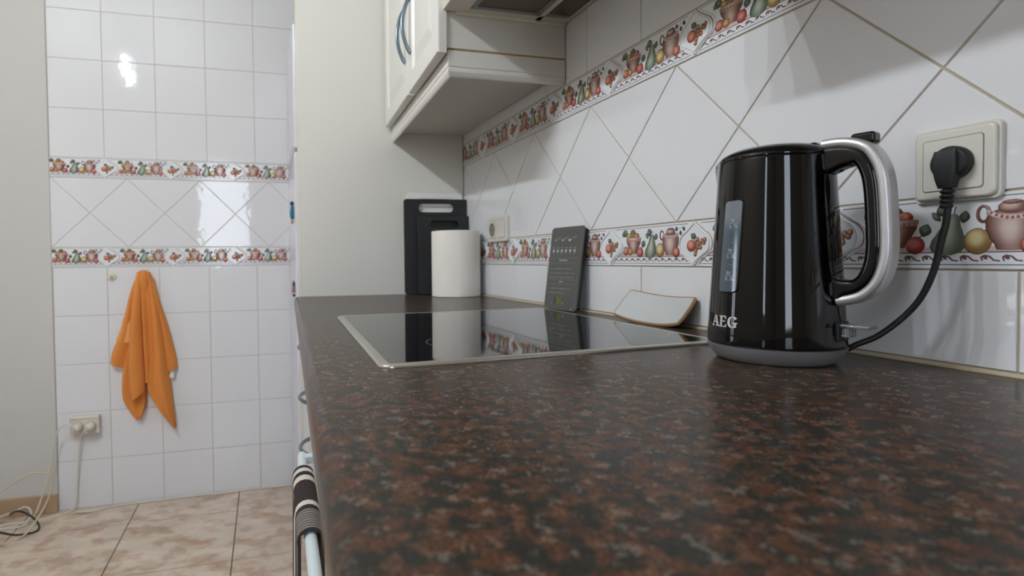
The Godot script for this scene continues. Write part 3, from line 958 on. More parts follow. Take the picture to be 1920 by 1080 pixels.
func magnets() -> void:
	var a := thing("fridge_magnet", "small bright blue figure-shaped magnet stuck on the refrigerator door", "magnet", Vector3(-0.622, 0.27, -1.3), "magnets on the refrigerator")
	var b := MB.new()
	b.lathe(Vector3(-0.628, 0.283, -1.3), [Vector2(0.0, 0.0), Vector2(0.006, 0.002), Vector2(0.009, 0.02), Vector2(0.006, 0.045), Vector2(0.004, 0.05)], 12)
	part(b, "body", mat(Color8(30, 108, 134), 0.5), a)
	b = MB.new()
	b.lathe(Vector3(-0.628, 0.333, -1.3), [Vector2(0.003, 0.0), Vector2(0.008, 0.005), Vector2(0.008, 0.012), Vector2(0.0, 0.018)], 12)
	part(b, "head", mat(Color8(30, 60, 84), 0.4), a)
	b = MB.new()
	for s in [-0.005, 0.005]:
		b.tube([Vector3(-0.628, 0.284, -1.3 + s), Vector3(-0.629, 0.266, -1.3 + s * 1.4)], 0.0035, 8)
	part(b, "legs", mat(Color8(150, 132, 96), 0.5), a)
	var c := thing("fridge_magnet", "small reddish magnet with a dark top, low on the refrigerator door", "magnet", Vector3(-0.622, 0.0, -1.3), "magnets on the refrigerator")
	b = MB.new()
	b.lathe(Vector3(-0.627, 0.008, -1.3), [Vector2(0.0, 0.0), Vector2(0.009, 0.002), Vector2(0.007, 0.02), Vector2(0.0045, 0.028)], 12)
	part(b, "body", mat(Color8(150, 108, 98), 0.6), c)
	b = MB.new()
	b.lathe(Vector3(-0.627, 0.035, -1.3), [Vector2(0.0055, 0.0), Vector2(0.005, 0.008), Vector2(0.0, 0.022)], 12)
	part(b, "cap", mat(Color8(36, 58, 66), 0.5), c)
	b = MB.new()
	b.rbox(Vector3(-0.627, -0.001, -1.3), Vector3(0.009, 0.01, 0.022), 0.003)
	part(b, "foot", mat(Color8(36, 30, 52), 0.5), c)

func hood() -> void:
	var o := thing("extractor_hood", "built-in extractor hood with a dark mesh grease filter, beside the wall cabinet", "extractor hood", Vector3(-0.17, 0.705, -0.09))
	var z0 := -0.392; var z1 := 0.2
	var b := MB.new()   # body, and a cream rim round the underside
	box(b, Vector3(-0.318, 0.722, z0), Vector3(-0.004, 1.45, z1), 0.002)
	part(b, "body", M.cream, o)
	b = MB.new()
	box(b, Vector3(-0.322, 0.705, z0), Vector3(-0.262, 0.724, z1), 0.002)
	box(b, Vector3(-0.088, 0.705, z0), Vector3(-0.074, 0.724, z1), 0.001)
	box(b, Vector3(-0.014, 0.705, z0), Vector3(-0.004, 0.724, z1), 0.001)
	box(b, Vector3(-0.264, 0.705, z0), Vector3(-0.012, 0.724, z0 + 0.026), 0.001)
	box(b, Vector3(-0.264, 0.705, z1 - 0.026), Vector3(-0.012, 0.724, z1), 0.001)
	part(b, "underside_rim", mat(Color8(206, 200, 186), 0.45), o)
	b = MB.new()
	box(b, Vector3(-0.29, 0.699, z0 - 0.001), Vector3(-0.004, 0.7055, z0 + 0.004), 0.001)
	part(b, "seam_strip", M.cream_edge, o)
	# filter: steel-grey frame with perforated dark mesh
	var f := MB.new()
	var fx0 := -0.262; var fx1 := -0.088; var fz0 := z0 + 0.027; var fz1 := z1 - 0.027
	box(f, Vector3(fx0, 0.7045, fz0), Vector3(fx1, 0.7125, fz0 + 0.012), 0.001)
	box(f, Vector3(fx0, 0.7045, fz1 - 0.012), Vector3(fx1, 0.7125, fz1), 0.001)
	box(f, Vector3(fx0, 0.7045, fz0), Vector3(fx0 + 0.012, 0.7125, fz1), 0.001)
	box(f, Vector3(fx1 - 0.012, 0.7045, fz0), Vector3(fx1, 0.7125, fz1), 0.001)
	var fo := part(f, "filter_frame", mat(Color8(142, 146, 144), 0.4, 0.5), o)
	var im := Image.create(64, 64, false, Image.FORMAT_RGB8)
	for y in 64:
		for x in 64:
			var p := Vector2(fmod(x + (8 if int(y / 16) % 2 else 0), 16) - 8, fmod(y, 16) - 8)
			im.set_pixel(x, y, Color8(46, 42, 38) if p.length() < 5.0 else Color8(122, 112, 98))
	var mm := mat(Color.WHITE, 0.5, 0.3)
	mm.albedo_texture = tex(im)
	mm.uv1_triplanar = true; mm.uv1_world_triplanar = true; mm.uv1_scale = Vector3.ONE / 0.012
	f = MB.new()
	box(f, Vector3(fx0 + 0.01, 0.7075, fz0 + 0.01), Vector3(fx1 - 0.01, 0.7105, fz1 - 0.01))
	part(f, "filter_mesh", mm, fo)
	# lamp cover by the wall
	f = MB.new()
	f.rbox(Vector3(-0.044, 0.7085, -0.27), Vector3(0.058, 0.012, 0.15), 0.004, 2)
	var cover := mat(Color8(78, 68, 56), 0.18)
	part(f, "lamp_cover", cover, o)
	f = MB.new()
	f.rbox(Vector3(-0.044, 0.7035, -0.341), Vector3(0.05, 0.006, 0.006), 0.002)
	part(f, "cover_clip", mat(Color8(120, 112, 104), 0.25, 0.4), o)

# ---------------------------------------------------------------- base units, oven, dish towel
func base_units() -> void:
	# drawer unit between the side panel and the oven
	var o := thing("drawer_unit", "white base unit of drawers under the far end of the worktop", "cabinet", Vector3(-0.3, -Y0, -0.76))
	var b := MB.new()
	box(b, Vector3(-0.59, -Y0 + 0.1, -1.15), Vector3(-0.004, -0.039, -0.395), 0.002)
	box(b, Vector3(-0.54, -Y0, -1.15), Vector3(-0.1, -Y0 + 0.11, -0.395), 0.002)
	part(b, "carcass", M.cream, o)
	var y := -0.05
	for h in [0.14, 0.15, 0.14, 0.25]:
		var d := MB.new()
		box(d, Vector3(-0.609, y - h + 0.004, -1.145), Vector3(-0.59, y, -0.4), 0.004)
		var dr := part(d, "drawer", M.cream, o)
		var hh := bow(Vector3(-0.611, y - h / 2, -0.85), Vector3(-0.611, y - h / 2, -0.69), Vector3(-0.03, 0, 0), 0.005, 0.006)
		part(hh, "handle", M.chrome, dr)
		y -= h
	# oven
	var ov := thing("built_in_oven", "white built-in oven under the hob with a round white handle rail", "oven", Vector3(-0.32, -Y0, -0.08))
	b = MB.new()
	box(b, Vector3(-0.6, -Y0 + 0.1, -0.388), Vector3(-0.03, -0.039, 0.225), 0.003)
	box(b, Vector3(-0.55, -Y0, -0.388), Vector3(-0.1, -Y0 + 0.11, 0.225), 0.003)
	part(b, "body", mat(Color8(200, 196, 186), 0.4), ov)
	b = MB.new()
	b.rbox(Vector3(-0.612, -0.145, -0.082), Vector3(0.024, 0.19, 0.6), 0.005, 2)
	part(b, "control_panel", M.cream, ov)
	for k in 5:
		b = MB.new()
		b.lathe(Vector3.ZERO, [Vector2(0.0165, 0.0), Vector2(0.0155, 0.014), Vector2(0.012, 0.017), Vector2(0, 0.0172)], 16)
		b.xf(Transform3D(Basis(Vector3(0, 0, 1), Vector3(-1, 0, 0), Vector3(0, 1, 0)), Vector3(-0.6235, -0.12, -0.3 + k * 0.11)))
		part(b, "knob", M.white_plastic, ov)
	b = MB.new()
	b.rbox(Vector3(-0.612, -0.53, -0.082), Vector3(0.026, 0.55, 0.6), 0.006, 2)
	var od := part(b, "door", mat(Color8(206, 200, 188), 0.25), ov)
	b = MB.new()
	b.rbox(Vector3(-0.6255, -0.56, -0.082), Vector3(0.004, 0.34, 0.48), 0.0015)
	part(b, "glass", M.black_gloss, od)
	b = MB.new()
	b.tube([Vector3(-0.661, -0.29, -0.345), Vector3(-0.664, -0.29, -0.3), Vector3(-0.676, -0.29, 0.19)], 0.0095, 14)
	for z in [-0.325, 0.165]:
		b.rbox(Vector3(-0.643, -0.29, z), Vector3(0.045, 0.017, 0.022), 0.003)
	part(b, "handle_rail", mat(Color8(206, 216, 220), 0.3), od).set_meta("label", "round pale handle rail")
	# cupboard on the near side
	var cu := thing("base_cabinet", "white base cabinet under the near end of the worktop", "cabinet", Vector3(-0.32, -Y0, 0.9))
	b = MB.new()
	box(b, Vector3(-0.61, -Y0 + 0.1, 0.235), Vector3(-0.004, -0.039, 1.59), 0.002)
	box(b, Vector3(-0.56, -Y0, 0.235), Vector3(-0.1, -Y0 + 0.11, 1.59), 0.002)
	part(b, "carcass", M.cream, cu)
	for q in [[0.24, 0.68], [0.69, 1.13], [1.14, 1.585]]:
		var d := MB.new()
		framed_door(d, -0.611, -Y0 + 0.11, -0.05, q[0], q[1], 0.02)
		var dr := part(d, "door", M.cream, cu)
		part(bow(Vector3(-0.633, -0.24, q[1] - 0.05), Vector3(-0.633, -0.1, q[1] - 0.05), Vector3(-0.024, 0, 0), 0.005, 0.006), "handle", M.chrome, dr)
	# striped towel over the rail
	var t := thing("dish_towel", "dark brown and white striped dish towel hung over the oven rail", "towel", Vector3(-0.67, -0.78, -0.1))
	var rings := []
	for i in 28:
		var f := i / 27.0
		var z := lerpf(-0.235, 0.035, f)
		var cx := -0.666 - 0.024 * (z + 0.235)
		var wv := 0.003 * sin(f * 9.0)
		var outer := []
		var inn := []
		var w := 0.0205
		for k in 8: outer.append(Vector3(cx - w - 0.006 + wv + 0.006 * k / 7.0, lerpf(-0.72, -0.3, k / 7.0), z))
		for k in 9:
			var a := PI - PI * k / 8.0
			outer.append(Vector3(cx + cos(a) * w, -0.29 + sin(a) * 0.019, z))
		for k in 8: outer.append(Vector3(cx + w - 0.004 * k / 7.0, lerpf(-0.3, -0.62, k / 7.0), z))
		for k in outer.size():
			var p: Vector3 = outer[outer.size() - 1 - k]
			var sx := clampf((p.x - cx) / w, -1, 1)
			inn.append(Vector3(p.x - sx * 0.0048, p.y - (0.0048 if p.y > -0.28 else 0.0), z))
		rings.append(outer + inn)
	b = MB.new()
	b.loft(rings, false)
	for e in [0, 27]:
		var r: Array = rings[e]
		var h := r.size() / 2
		var nn := Vector3(0, 0, -1 if e == 0 else 1)
		for k in h - 1:
			b.quad(r[k], r[k + 1], r[r.size() - 2 - k], r[r.size() - 1 - k], nn, nn, nn, nn, Vector2(e / 27.0, 0), Vector2(e / 27.0, 0), Vector2(e / 27.0, 0), Vector2(e / 27.0, 0))
	var im := Image.create(256, 4, false, Image.FORMAT_RGB8)
	var wht := Color8(206, 198, 184); var nv := Color8(34, 30, 38); var br := Color8(46, 34, 34)
	for x in 256:
		var f := x / 255.0
		var c := br
		if f < 0.05: c = nv
		elif f < 0.12: c = wht
		elif f < 0.19: c = nv
		elif f < 0.28: c = wht
		elif f < 0.62: c = br
		elif f < 0.69: c = wht
		elif f < 0.74: c = nv
		else: c = Color8(132, 126, 118) if fmod((f - 0.74) / 0.26 * 8.0, 1.0) > 0.35 else Color8(62, 56, 58)
		for yy in 4: im.set_pixel(x, yy, c)
	var tm := mat(Color.WHITE, 0.95)
	tm.albedo_texture = tex(im)
	tm.texture_repeat = false
	part(b, "cloth", tm, t)

# ---------------------------------------------------------------- small things on the worktop
func round_rect(w: float, h: float, r: float, seg := 5) -> PackedVector2Array:
	var o := PackedVector2Array()
	for q in [[1, -1, -PI / 2], [1, 1, 0.0], [-1, 1, PI / 2], [-1, -1, PI]]:
		for k in seg + 1:
			var a: float = q[2] + PI / 2 * k / seg
			o.append(Vector2(q[0] * (w / 2 - r) + cos(a) * r, q[1] * (h / 2 - r) + sin(a) * r))
	return o

# board standing on y = 0, in its own XY plane, thickness along +z, with or without a slot
func board_mesh(w: float, h: float, th: float, r: float, slot: Rect2) -> MB:
	var b := MB.new()
	var loop := round_rect(w, h, r)
	for i in loop.size(): loop[i] += Vector2(0, h / 2)
	if slot.size.x <= 0.0:
		b.prism(loop, 0.0, th, 0.002, Rect2(-w / 2, 0, w, h), true)
		return b
	var hole := round_rect(slot.size.x, slot.size.y, slot.size.y * 0.48, 8)
	for i in hole.size(): hole[i] += slot.get_center()
	var inn := MB.inset(loop, 0.002)
	var hin := PackedVector2Array()
	var hr := hole.duplicate()
	hr.reverse()
	hin = MB.inset(hr, 0.002)
	var m := loop.size()
	for e in [[loop, inn], [hr, hin]]:
		var L: PackedVector2Array = e[0]; var I: PackedVector2Array = e[1]
		for i in L.size():
			var j := (i + 1) % L.size()
			var d := (L[j] - L[i]).normalized()
			var en := Vector3(d.y, -d.x, 0)
			var p := func(q: Vector2, z: float) -> Vector3: return Vector3(q.x, q.y, z)
			b.quad(p.call(L[i], 0.002), p.call(L[j], 0.002), p.call(L[j], th - 0.002), p.call(L[i], th - 0.002), en, en, en, en)
			b.quad(p.call(L[i], th - 0.002), p.call(L[j], th - 0.002), p.call(I[j], th), p.call(I[i], th), en, en, Vector3.BACK, Vector3.BACK)
			b.quad(p.call(L[i], 0.002), p.call(L[j], 0.002), p.call(I[j], 0.0), p.call(I[i], 0.0), en, en, Vector3.FORWARD, Vector3.FORWARD)
	var all := PackedVector2Array()
	all.append_array(inn); all.append_array(hin)
	for q in [Vector2(-w * 0.3, h * 0.4), Vector2(w * 0.3, h * 0.4), Vector2(0, h * 0.5)]: all.append(q)
	var ix := Geometry2D.triangulate_delaunay(all)
	for k in range(0, ix.size(), 3):
		var q := [all[ix[k]], all[ix[k + 1]], all[ix[k + 2]]]
		var mid: Vector2 = (q[0] + q[1] + q[2]) / 3.0
		if Geometry2D.is_point_in_polygon(mid, hole) or not Geometry2D.is_point_in_polygon(mid, loop): continue
		b.tri(Vector3(q[0].x, q[0].y, th), Vector3(q[1].x, q[1].y, th), Vector3(q[2].x, q[2].y, th), Vector3.BACK, Vector3.BACK, Vector3.BACK)
		b.tri(Vector3(q[0].x, q[0].y, 0), Vector3(q[1].x, q[1].y, 0), Vector3(q[2].x, q[2].y, 0), Vector3.FORWARD, Vector3.FORWARD, Vector3.FORWARD)
	return b

func lean(o: Node3D, yaw: float, tilt: float) -> void:
	o.basis = Basis(Vector3.UP, yaw) * Basis(Vector3.RIGHT, -tilt)

func on_the_worktop() -> void:
	var speck := noise_img(256, 0.12, 31, 2)
	# chopping boards, from the panel outwards
	var o := thing("chopping_board", "white plastic chopping board, rearmost of the three, only its top edge showing", "chopping board", Vector3(-0.118, 0.0008, -1.150), "chopping boards leaning on the side panel")
	lean(o, -0.048, 0.018)
	part(board_mesh(0.215, 0.372, 0.007, 0.016, Rect2(-0.065, 0.32, 0.13, 0.03)), "board", mat(Color8(232, 232, 228), 0.4), o)
	var plastic := mat(Color8(27, 28, 30), 0.5)
	bumpy(plastic, speck, 0.05, 0.02)
	o = thing("chopping_board", "large dark grey chopping board with an open handle slot, middle of the three", "chopping board", Vector3(-0.117, 0.0008, -1.132), "chopping boards leaning on the side panel")
	lean(o, -0.048, 0.022)
	part(board_mesh(0.245, 0.348, 0.009, 0.011, Rect2(-0.0665, 0.3, 0.131, 0.031)), "board", plastic, o)
	o = thing("chopping_board", "small dark grey chopping board, foremost of the three, behind the paper roll", "chopping board", Vector3(-0.0945, 0.0008, -1.103), "chopping boards leaning on the side panel")
	lean(o, -0.048, 0.05)
	part(board_mesh(0.2, 0.286, 0.009, 0.012, Rect2(-0.053, 0.242, 0.106, 0.024)), "board", plastic, o)
	# paper roll
	o = thing("paper_towel_roll", "white kitchen paper roll standing on end in front of the dark boards", "paper roll", Vector3(-0.0935, 0, -0.985))
	var b := MB.new()
	var spiral := func(a: float, _y: float) -> float: return 0.0014 * smoothstep(0.0, 1.0, fposmod(a - 1.75, TAU) / TAU)
	b.lathe(Vector3.ZERO, [Vector2(0.021, 0.001), Vector2(0.0815, 0.001), Vector2(0.0815, 0.001), Vector2(0.083, 0.003), Vector2(0.083, 0.12), Vector2(0.083, 0.221), Vector2(0.0815, 0.2235), Vector2(0.0815, 0.2235), Vector2(0.021, 0.2235), Vector2(0.021, 0.2235), Vector2(0.021, 0.001)], 72, spiral)
	var paper := mat(Color8(238, 233, 224), 0.95)
	bumpy(paper, noise_img(256, 0.09, 33, 2), 0.06, 0.05)
	raw(b.mesh(), "paper", paper, o)
	b = MB.new()
	b.lathe(Vector3.ZERO, [Vector2(0.0205, 0.002), Vector2(0.0205, 0.223), Vector2(0.0205, 0.223), Vector2(0.019, 0.223), Vector2(0.019, 0.223), Vector2(0.019, 0.002)], 32)
	raw(b.mesh(), "cardboard_core", mat(Color8(166, 140, 106), 0.9), o)
	scales()
	plate()

func scales() -> void:
	# leaning against the tiles: foot line from BL to BR, head from TL to TR
	var bl := Vector3(-0.0585, 0.0006, -0.408); var br := Vector3(-0.043, 0.0006, -0.285)
	var tl := Vector3(-0.029, 0.197, -0.392)
	var o := thing("kitchen_scale", "slim dark grey kitchen scale printed with measures, leaning upright against the tiles", "kitchen scale", (bl + br) / 2.0)
	var x := (br - bl).normalized()
	var y := (tl - bl)
	y = (y - x * y.dot(x)).normalized()
	o.basis = Basis(x, y, x.cross(y))
	var w := 0.127; var h := 0.204
	var im := Image.create(512, 824, false, Image.FORMAT_RGB8)
	im.fill(Color8(80, 80, 76))
	var pale := Color8(176, 176, 170)
	for k in 3:   # spoons
		var sx := 90 + k * 110
		var r := 12 + k * 5
		for yy in range(-r, r):
			for xx in range(-r, r):
				if yy > -2 and Vector2(xx, yy).length() < r: im.set_pixel(sx + xx, 125 + yy, pale)
		for q in 60 + k * 10: im.fill_rect(Rect2i(sx + r + q, 122 - q / 3, 3, 3), pale)
	for k in 6:   # cups
		var cx := 70 + k * 66
		im.fill_rect(Rect2i(cx - 16, 205, 34, 4), pale)
		im.fill_rect(Rect2i(cx - 15, 226, 32, 16), pale); im.fill_rect(Rect2i(cx - 11, 242, 24, 10), pale); im.fill_rect(Rect2i(cx - 6, 252, 14, 6), pale)
		im.fill_rect(Rect2i(cx - 6, 270, 14, 3), pale)
	for y2 in [310, 358, 522, 566]: im.fill_rect(Rect2i(30, y2, 430, 2), Color8(140, 140, 134))
	for q in 16: im.fill_rect(Rect2i(178 + q * 8, 326, 5, 13), pale)
	for q in 8: im.fill_rect(Rect2i(210 + q * 8, 538, 5, 12), pale)
	for row in [[410, 12], [455, 13], [494, 13], [605, 12], [648, 10]]:
		for q in int(row[1]):
			im.fill_rect(Rect2i(54 + q * 30, row[0], 5 + (q * 7 + int(row[0])) % 9, 10), Color8(158, 158, 152))
	for q in 18: im.fill_rect(Rect2i(478, 60 + q * 41, 10, 4), Color8(150, 150, 144))
	im.fill_rect(Rect2i(190, 696, 26, 20), pale)
	im.fill_rect(Rect2i(222, 700, 30, 16), Color8(24, 26, 28))
	im.fill_rect(Rect2i(116, 752, 16, 8), pale)
	im.fill_rect(Rect2i(300, 740, 6, 26), pale); im.fill_rect(Rect2i(294, 744, 16, 4), pale)
	im.fill_rect(Rect2i(36, 800, 14, 6), pale); im.fill_rect(Rect2i(432, 796, 16, 10), pale)
	var pm := mat(Color.WHITE, 0.28)
	pm.albedo_texture = tex(im)
	pm.texture_repeat = false
	var b := board_mesh(w, h, 0.004, 0.009, Rect2())
	b.moved(func(p: Vector3) -> Vector3: return p + Vector3(0, 0, -0.004))
	raw(b.mesh(), "glass_top", pm, o)
	b = MB.new()
	var loop := round_rect(w - 0.008, h - 0.008, 0.008)
	for i in loop.size(): loop[i] += Vector2(0, h / 2)
	b.prism(loop, -0.015, -0.004, 0.001, Rect2(), true)
	raw(b.mesh(), "body", M.black, o)
	b = MB.new()
	b.rbox(Vector3(-0.0035, 0.022, 0.0004), Vector3(0.025, 0.019, 0.0012), 0.0004)
	raw(b.mesh(), "display", mat(Color8(92, 92, 46), 0.25), o)
	b = MB.new()
	b.rbox(Vector3(-0.0175, 0.022, 0.0004), Vector3(0.003, 0.019, 0.0012), 0.0004)
	raw(b.mesh(), "button", M.black, o)

func plate() -> void:
	var a := Vector3(-0.05, 0.0125, -0.128); var c := Vector3(-0.046, 0.0105, 0.059)     # lower corners
	var d := Vector3(-0.0075, 0.0625, -0.126); var e := Vector3(-0.0095, 0.0575, 0.062)   # upper corners
	var o := thing("serving_plate", "small oblong glazed plate with a brown rim, propped against the tiles beside the scale", "plate", Vector3(-0.03, 0.0, -0.03))
	var nrm := (c - a).cross(d - a).normalized()
	if nrm.x > 0.0: nrm = -nrm    # towards the room
	var surf := func(u: float, w: float, off: float) -> Vector3:
		var p := a.lerp(c, u).lerp(d.lerp(e, u), w)
		var sag := 0.0115 * (1.0 - pow(2.0 * u - 1.0, 2.0)) + 0.002 * (1.0 - pow(2.0 * w - 1.0, 2.0))
		return p - nrm * sag * 0.75 + Vector3(0, -0.003 * (1.0 - pow(2.0 * u - 1.0, 2.0)), 0) * (1.0 - 0.6 * w) + nrm * off
	var NU := 22; var NW := 10
	var cor := func(u: float, w: float) -> Vector2:   # round the corners of the outline
		var x := (u - 0.5) * 2.0; var y := (w - 0.5) * 2.0
		var k := 1.0 - 0.035 * pow(absf(x), 12.0) * pow(absf(y), 4.0)
		var k2 := 1.0 - 0.075 * pow(absf(y), 12.0) * pow(absf(x), 6.0)
		return Vector2(0.5 + x * k * 0.5, 0.5 + y * k2 * 0.5)
	var face := MB.new()
	var under := MB.new()
	var grid := []
	for i in NU + 1:
		var row := []
		for j in NW + 1:
			row.append(cor.call(float(i) / NU, float(j) / NW))
		grid.append(row)
	var nn := func(q: Vector2) -> Vector3:
		var du: Vector3 = surf.call(q.x + 0.01, q.y, 0.0) - surf.call(q.x - 0.01, q.y, 0.0)
		var dw: Vector3 = surf.call(q.x, q.y + 0.01, 0.0) - surf.call(q.x, q.y - 0.01, 0.0)
		var r := du.cross(dw).normalized()
		return r if r.dot(nrm) > 0.0 else -r
	for i in NU:
		for j in NW:
			var q := [grid[i][j], grid[i + 1][j], grid[i + 1][j + 1], grid[i][j + 1]]
			var pt := []; var ns := []; var pb := []; var nb := []
			for k in 4:
				pt.append(surf.call(q[k].x, q[k].y, 0.0)); ns.append(nn.call(q[k]))
				pb.append(surf.call(q[k].x, q[k].y, -0.006)); nb.append(-ns[k])
			face.quad(pt[0], pt[1], pt[2], pt[3], ns[0], ns[1], ns[2], ns[3])
			under.quad(pb[0], pb[1], pb[2], pb[3], nb[0], nb[1], nb[2], nb[3])
	var rim := []
	for i in NU: rim.append(grid[i][0])
	for j in NW: rim.append(grid[NU][j])
	for i in NU: rim.append(grid[NU - i][NW])
	for j in NW: rim.append(grid[0][NW - j])
	var lip := []
	for q in rim: lip.append(surf.call(q.x, q.y, -0.0025))
	var speck := mat(Color8(196, 198, 197), 0.14)
	part(face, "glazed_face", speck, o)
	part(under, "underside", mat(Color8(196, 192, 184), 0.3), o)
	var b := MB.new()
	b.tube(lip, 0.0016, 8, true, 0.0032)
	part(b, "brown_rim", mat(Color8(150, 116, 78), 0.3), o)

# ---------------------------------------------------------------- kettle
func catmull(p: Array, per: int) -> Array:
	var o := []
	for i in p.size() - 1:
		var a: Vector2 = p[maxi(i - 1, 0)]; var b: Vector2 = p[i]; var c: Vector2 = p[i + 1]; var d: Vector2 = p[mini(i + 2, p.size() - 1)]
		for k in per:
			o.append(b.cubic_interpolate(c, a, d, float(k) / per))
	o.append(p[-1])
	return o

func body_r(y: float) -> float:
	return lerpf(0.0738, 0.0603, clampf((y - 0.02) / 0.225, 0.0, 1.0))

func kettle() -> void:
	var o := thing("electric_kettle", "glossy black electric kettle with a silver-clad handle and base ring", "kettle", Vector3(-0.1318, 0.0, 0.3341))
	o.rotation.y = -1.29
	var b := MB.new()
	b.lathe(Vector3.ZERO, [Vector2(0.0, 0.0008), Vector2(0.06, 0.0008), Vector2(0.06, 0.0008), Vector2(0.0625, 0.002), Vector2(0.0665, 0.006), Vector2(0.0715, 0.013), Vector2(0.0742, 0.0193), Vector2(0.0742, 0.0193), Vector2(0.07, 0.0197)], 72)
	raw(b.mesh(), "power_base", M.silver, o).set_meta("label", "silver-grey base ring")
	b = MB.new()
	var spout := func(a: float, y: float) -> float:
		var da := absf(angle_difference(a, PI))
		return 0.013 * exp(-pow(da / 0.26, 2.0)) * smoothstep(0.185, 0.243, y)
	var prof := [Vector2(0.07, 0.0198), Vector2(0.0728, 0.0206), Vector2(0.0738, 0.023)]
	for k in range(1, 13): prof.append(Vector2(body_r(0.023 + 0.215 * k / 12.0), 0.023 + 0.215 * k / 12.0))
	prof.append(Vector2(0.0598, 0.2398))
	b.lathe(Vector3.ZERO, prof, 96, spout)
	raw(b.mesh(), "body", M.black_gloss, o)
	# domed lid, a fine seam below its edge
	b = MB.new()
	b.lathe(Vector3.ZERO, [Vector2(0.0588, 0.2385), Vector2(0.0604, 0.2402), Vector2(0.0605, 0.243), Vector2(0.0585, 0.2465), Vector2(0.053, 0.2505), Vector2(0.044, 0.2542), Vector2(0.03, 0.2572), Vector2(0.015, 0.2586), Vector2(0.0, 0.259)], 72, spout)
	raw(b.mesh(), "lid", M.black_gloss, o)
	# handle: one path, the black inside and the silver outside
	var path := catmull([Vector2(0.032, 0.2543), Vector2(0.052, 0.2553), Vector2(0.0766, 0.2545), Vector2(0.0966, 0.2475), Vector2(0.1084, 0.2345), Vector2(0.117, 0.21), Vector2(0.1203, 0.17), Vector2(0.1208, 0.1245), Vector2(0.1132, 0.0955), Vector2(0.0982, 0.078), Vector2(0.0782, 0.0705), Vector2(0.062, 0.0695)], 6)
	var sweep := func(t0: Callable, t1: Callable, half: float, i0: int, i1: int) -> MB:
		var rings := []
		for i in range(i0, i1):
			var d: Vector2 = (path[mini(i + 1, path.size() - 1)] - path[maxi(i - 1, 0)]).normalized()
			var nin := Vector2(d.y, -d.x)      # towards the inside of the loop
			var f := float(i) / (path.size() - 1)
			var a: float = t0.call(f); var c: float = t1.call(f)
			var r := minf(0.0062, (c - a) * 0.48)
			var ring := []
			for q in [[1, 1, 0.0], [0, 1, 1.0], [0, 0, 2.0], [1, 0, 3.0]]:
				for k in 6:
					var an: float = PI / 2 * q[2] + PI / 2 * k / 5.0
					var z: float = (half - r if q[0] == 1 else -half + r) + cos(an) * r
					var h: float = (c - r if q[1] == 1 else a + r) + sin(an) * r
					var p: Vector2 = path[i] + nin * h
					ring.append(Vector3(p.x, p.y, z))
			rings.append(ring)
		var m := MB.new()
		m.loft(rings)
		return m
	var n := path.size()
	var inner_t := func(f: float) -> float:
		return 0.0242 + 0.026 * pow(maxf(0.0, 1.0 - f / 0.36), 1.3) + 0.012 * pow(maxf(0.0, (f - 0.78) / 0.22), 1.5)
	var inn: MB = sweep.call(func(f: float) -> float: return 0.0004 + 0.0081 * smoothstep(0.07, 0.115, f) * (1.0 - smoothstep(0.9, 0.935, f)), inner_t, 0.0131, 0, n)
	var grip := raw(inn.mesh(), "handle", M.black_gloss, o)
	var out: MB = sweep.call(func(_f: float) -> float: return 0.0, func(_f: float) -> float: return 0.0112, 0.0135, 7, n - 4)
	raw(out.mesh(), "silver_cladding", mat(Color8(200, 199, 200), 0.42, 0.7), grip).set_meta("label", "satin silver outer shell of the handle")
	# lid button
	b = MB.new()
	b.rbox(Vector3(0.0915, 0.2515, -0.004), Vector3(0.023, 0.013, 0.018), 0.004, 2)
	raw(b.mesh(), "lid_button", M.black_gloss, o)
	# water gauge: a rounded strip wrapped round the body
	var im := Image.create(192, 832, false, Image.FORMAT_RGB8)
	var fog := noise_img(256, 0.2, 41, 2)
	for y in 832:
		for x in 192:
			var f := smoothstep(330.0, 120.0, float(y) + 60.0 * (fog.get_pixel(x, y % 256).r - 0.5))
			var g := fog.get_pixel((x * 2) % 256, (y * 2) % 256).r
			im.set_pixel(x, y, Color8(62, 78, 88).lerp(Color8(132, 136, 142), f * (0.45 + 0.55 * smoothstep(0.35, 0.65, g))))
	var ink := Color8(146, 156, 162)
	for q in [["7u", "1.7L", 206], ["4u", "1.0L", 478], ["2u", "0.5L", 682]]:
		write(im, q[0], 78, q[2] - 40, 6, ink)
		im.fill_rect(Rect2i(66, q[2], 96, 4), ink)
		write(im, q[1], 72, q[2] + 14, 6, ink)
	for y in [380, 580]: im.fill_rect(Rect2i(104, y, 24, 4), ink)
	var wm := mat(Color.WHITE, 0.12)
	wm.albedo_texture = tex(im)
	wm.texture_repeat = false
	wm.metallic_specular = 0.7
	b = MB.new()
	var amid := deg_to_rad(103.0); var aw := deg_to_rad(11.0); var ylo := 0.0835; var yhi := 0.192
	var loop := round_rect(2.0, 2.0, 0.001, 1)
	var rows := 64; var colsn := 12
	var at := func(s: float, t: float, off: float) -> Vector3:   # s,t in -1..1; corners rounded
		var y := lerpf(ylo, yhi, (t + 1) / 2.0)
		var e := maxf(0.0, absf(t) - 0.915) / 0.085
		var wdt := 0.6 + 0.4 * sqrt(maxf(0.0, 1.0 - e * e))
		var an := amid - s * aw * wdt + deg_to_rad(3.0) * (1.0 - (t + 1) / 2.0)
		var r := body_r(y) + off
		return Vector3(cos(an) * r, y, sin(an) * r)
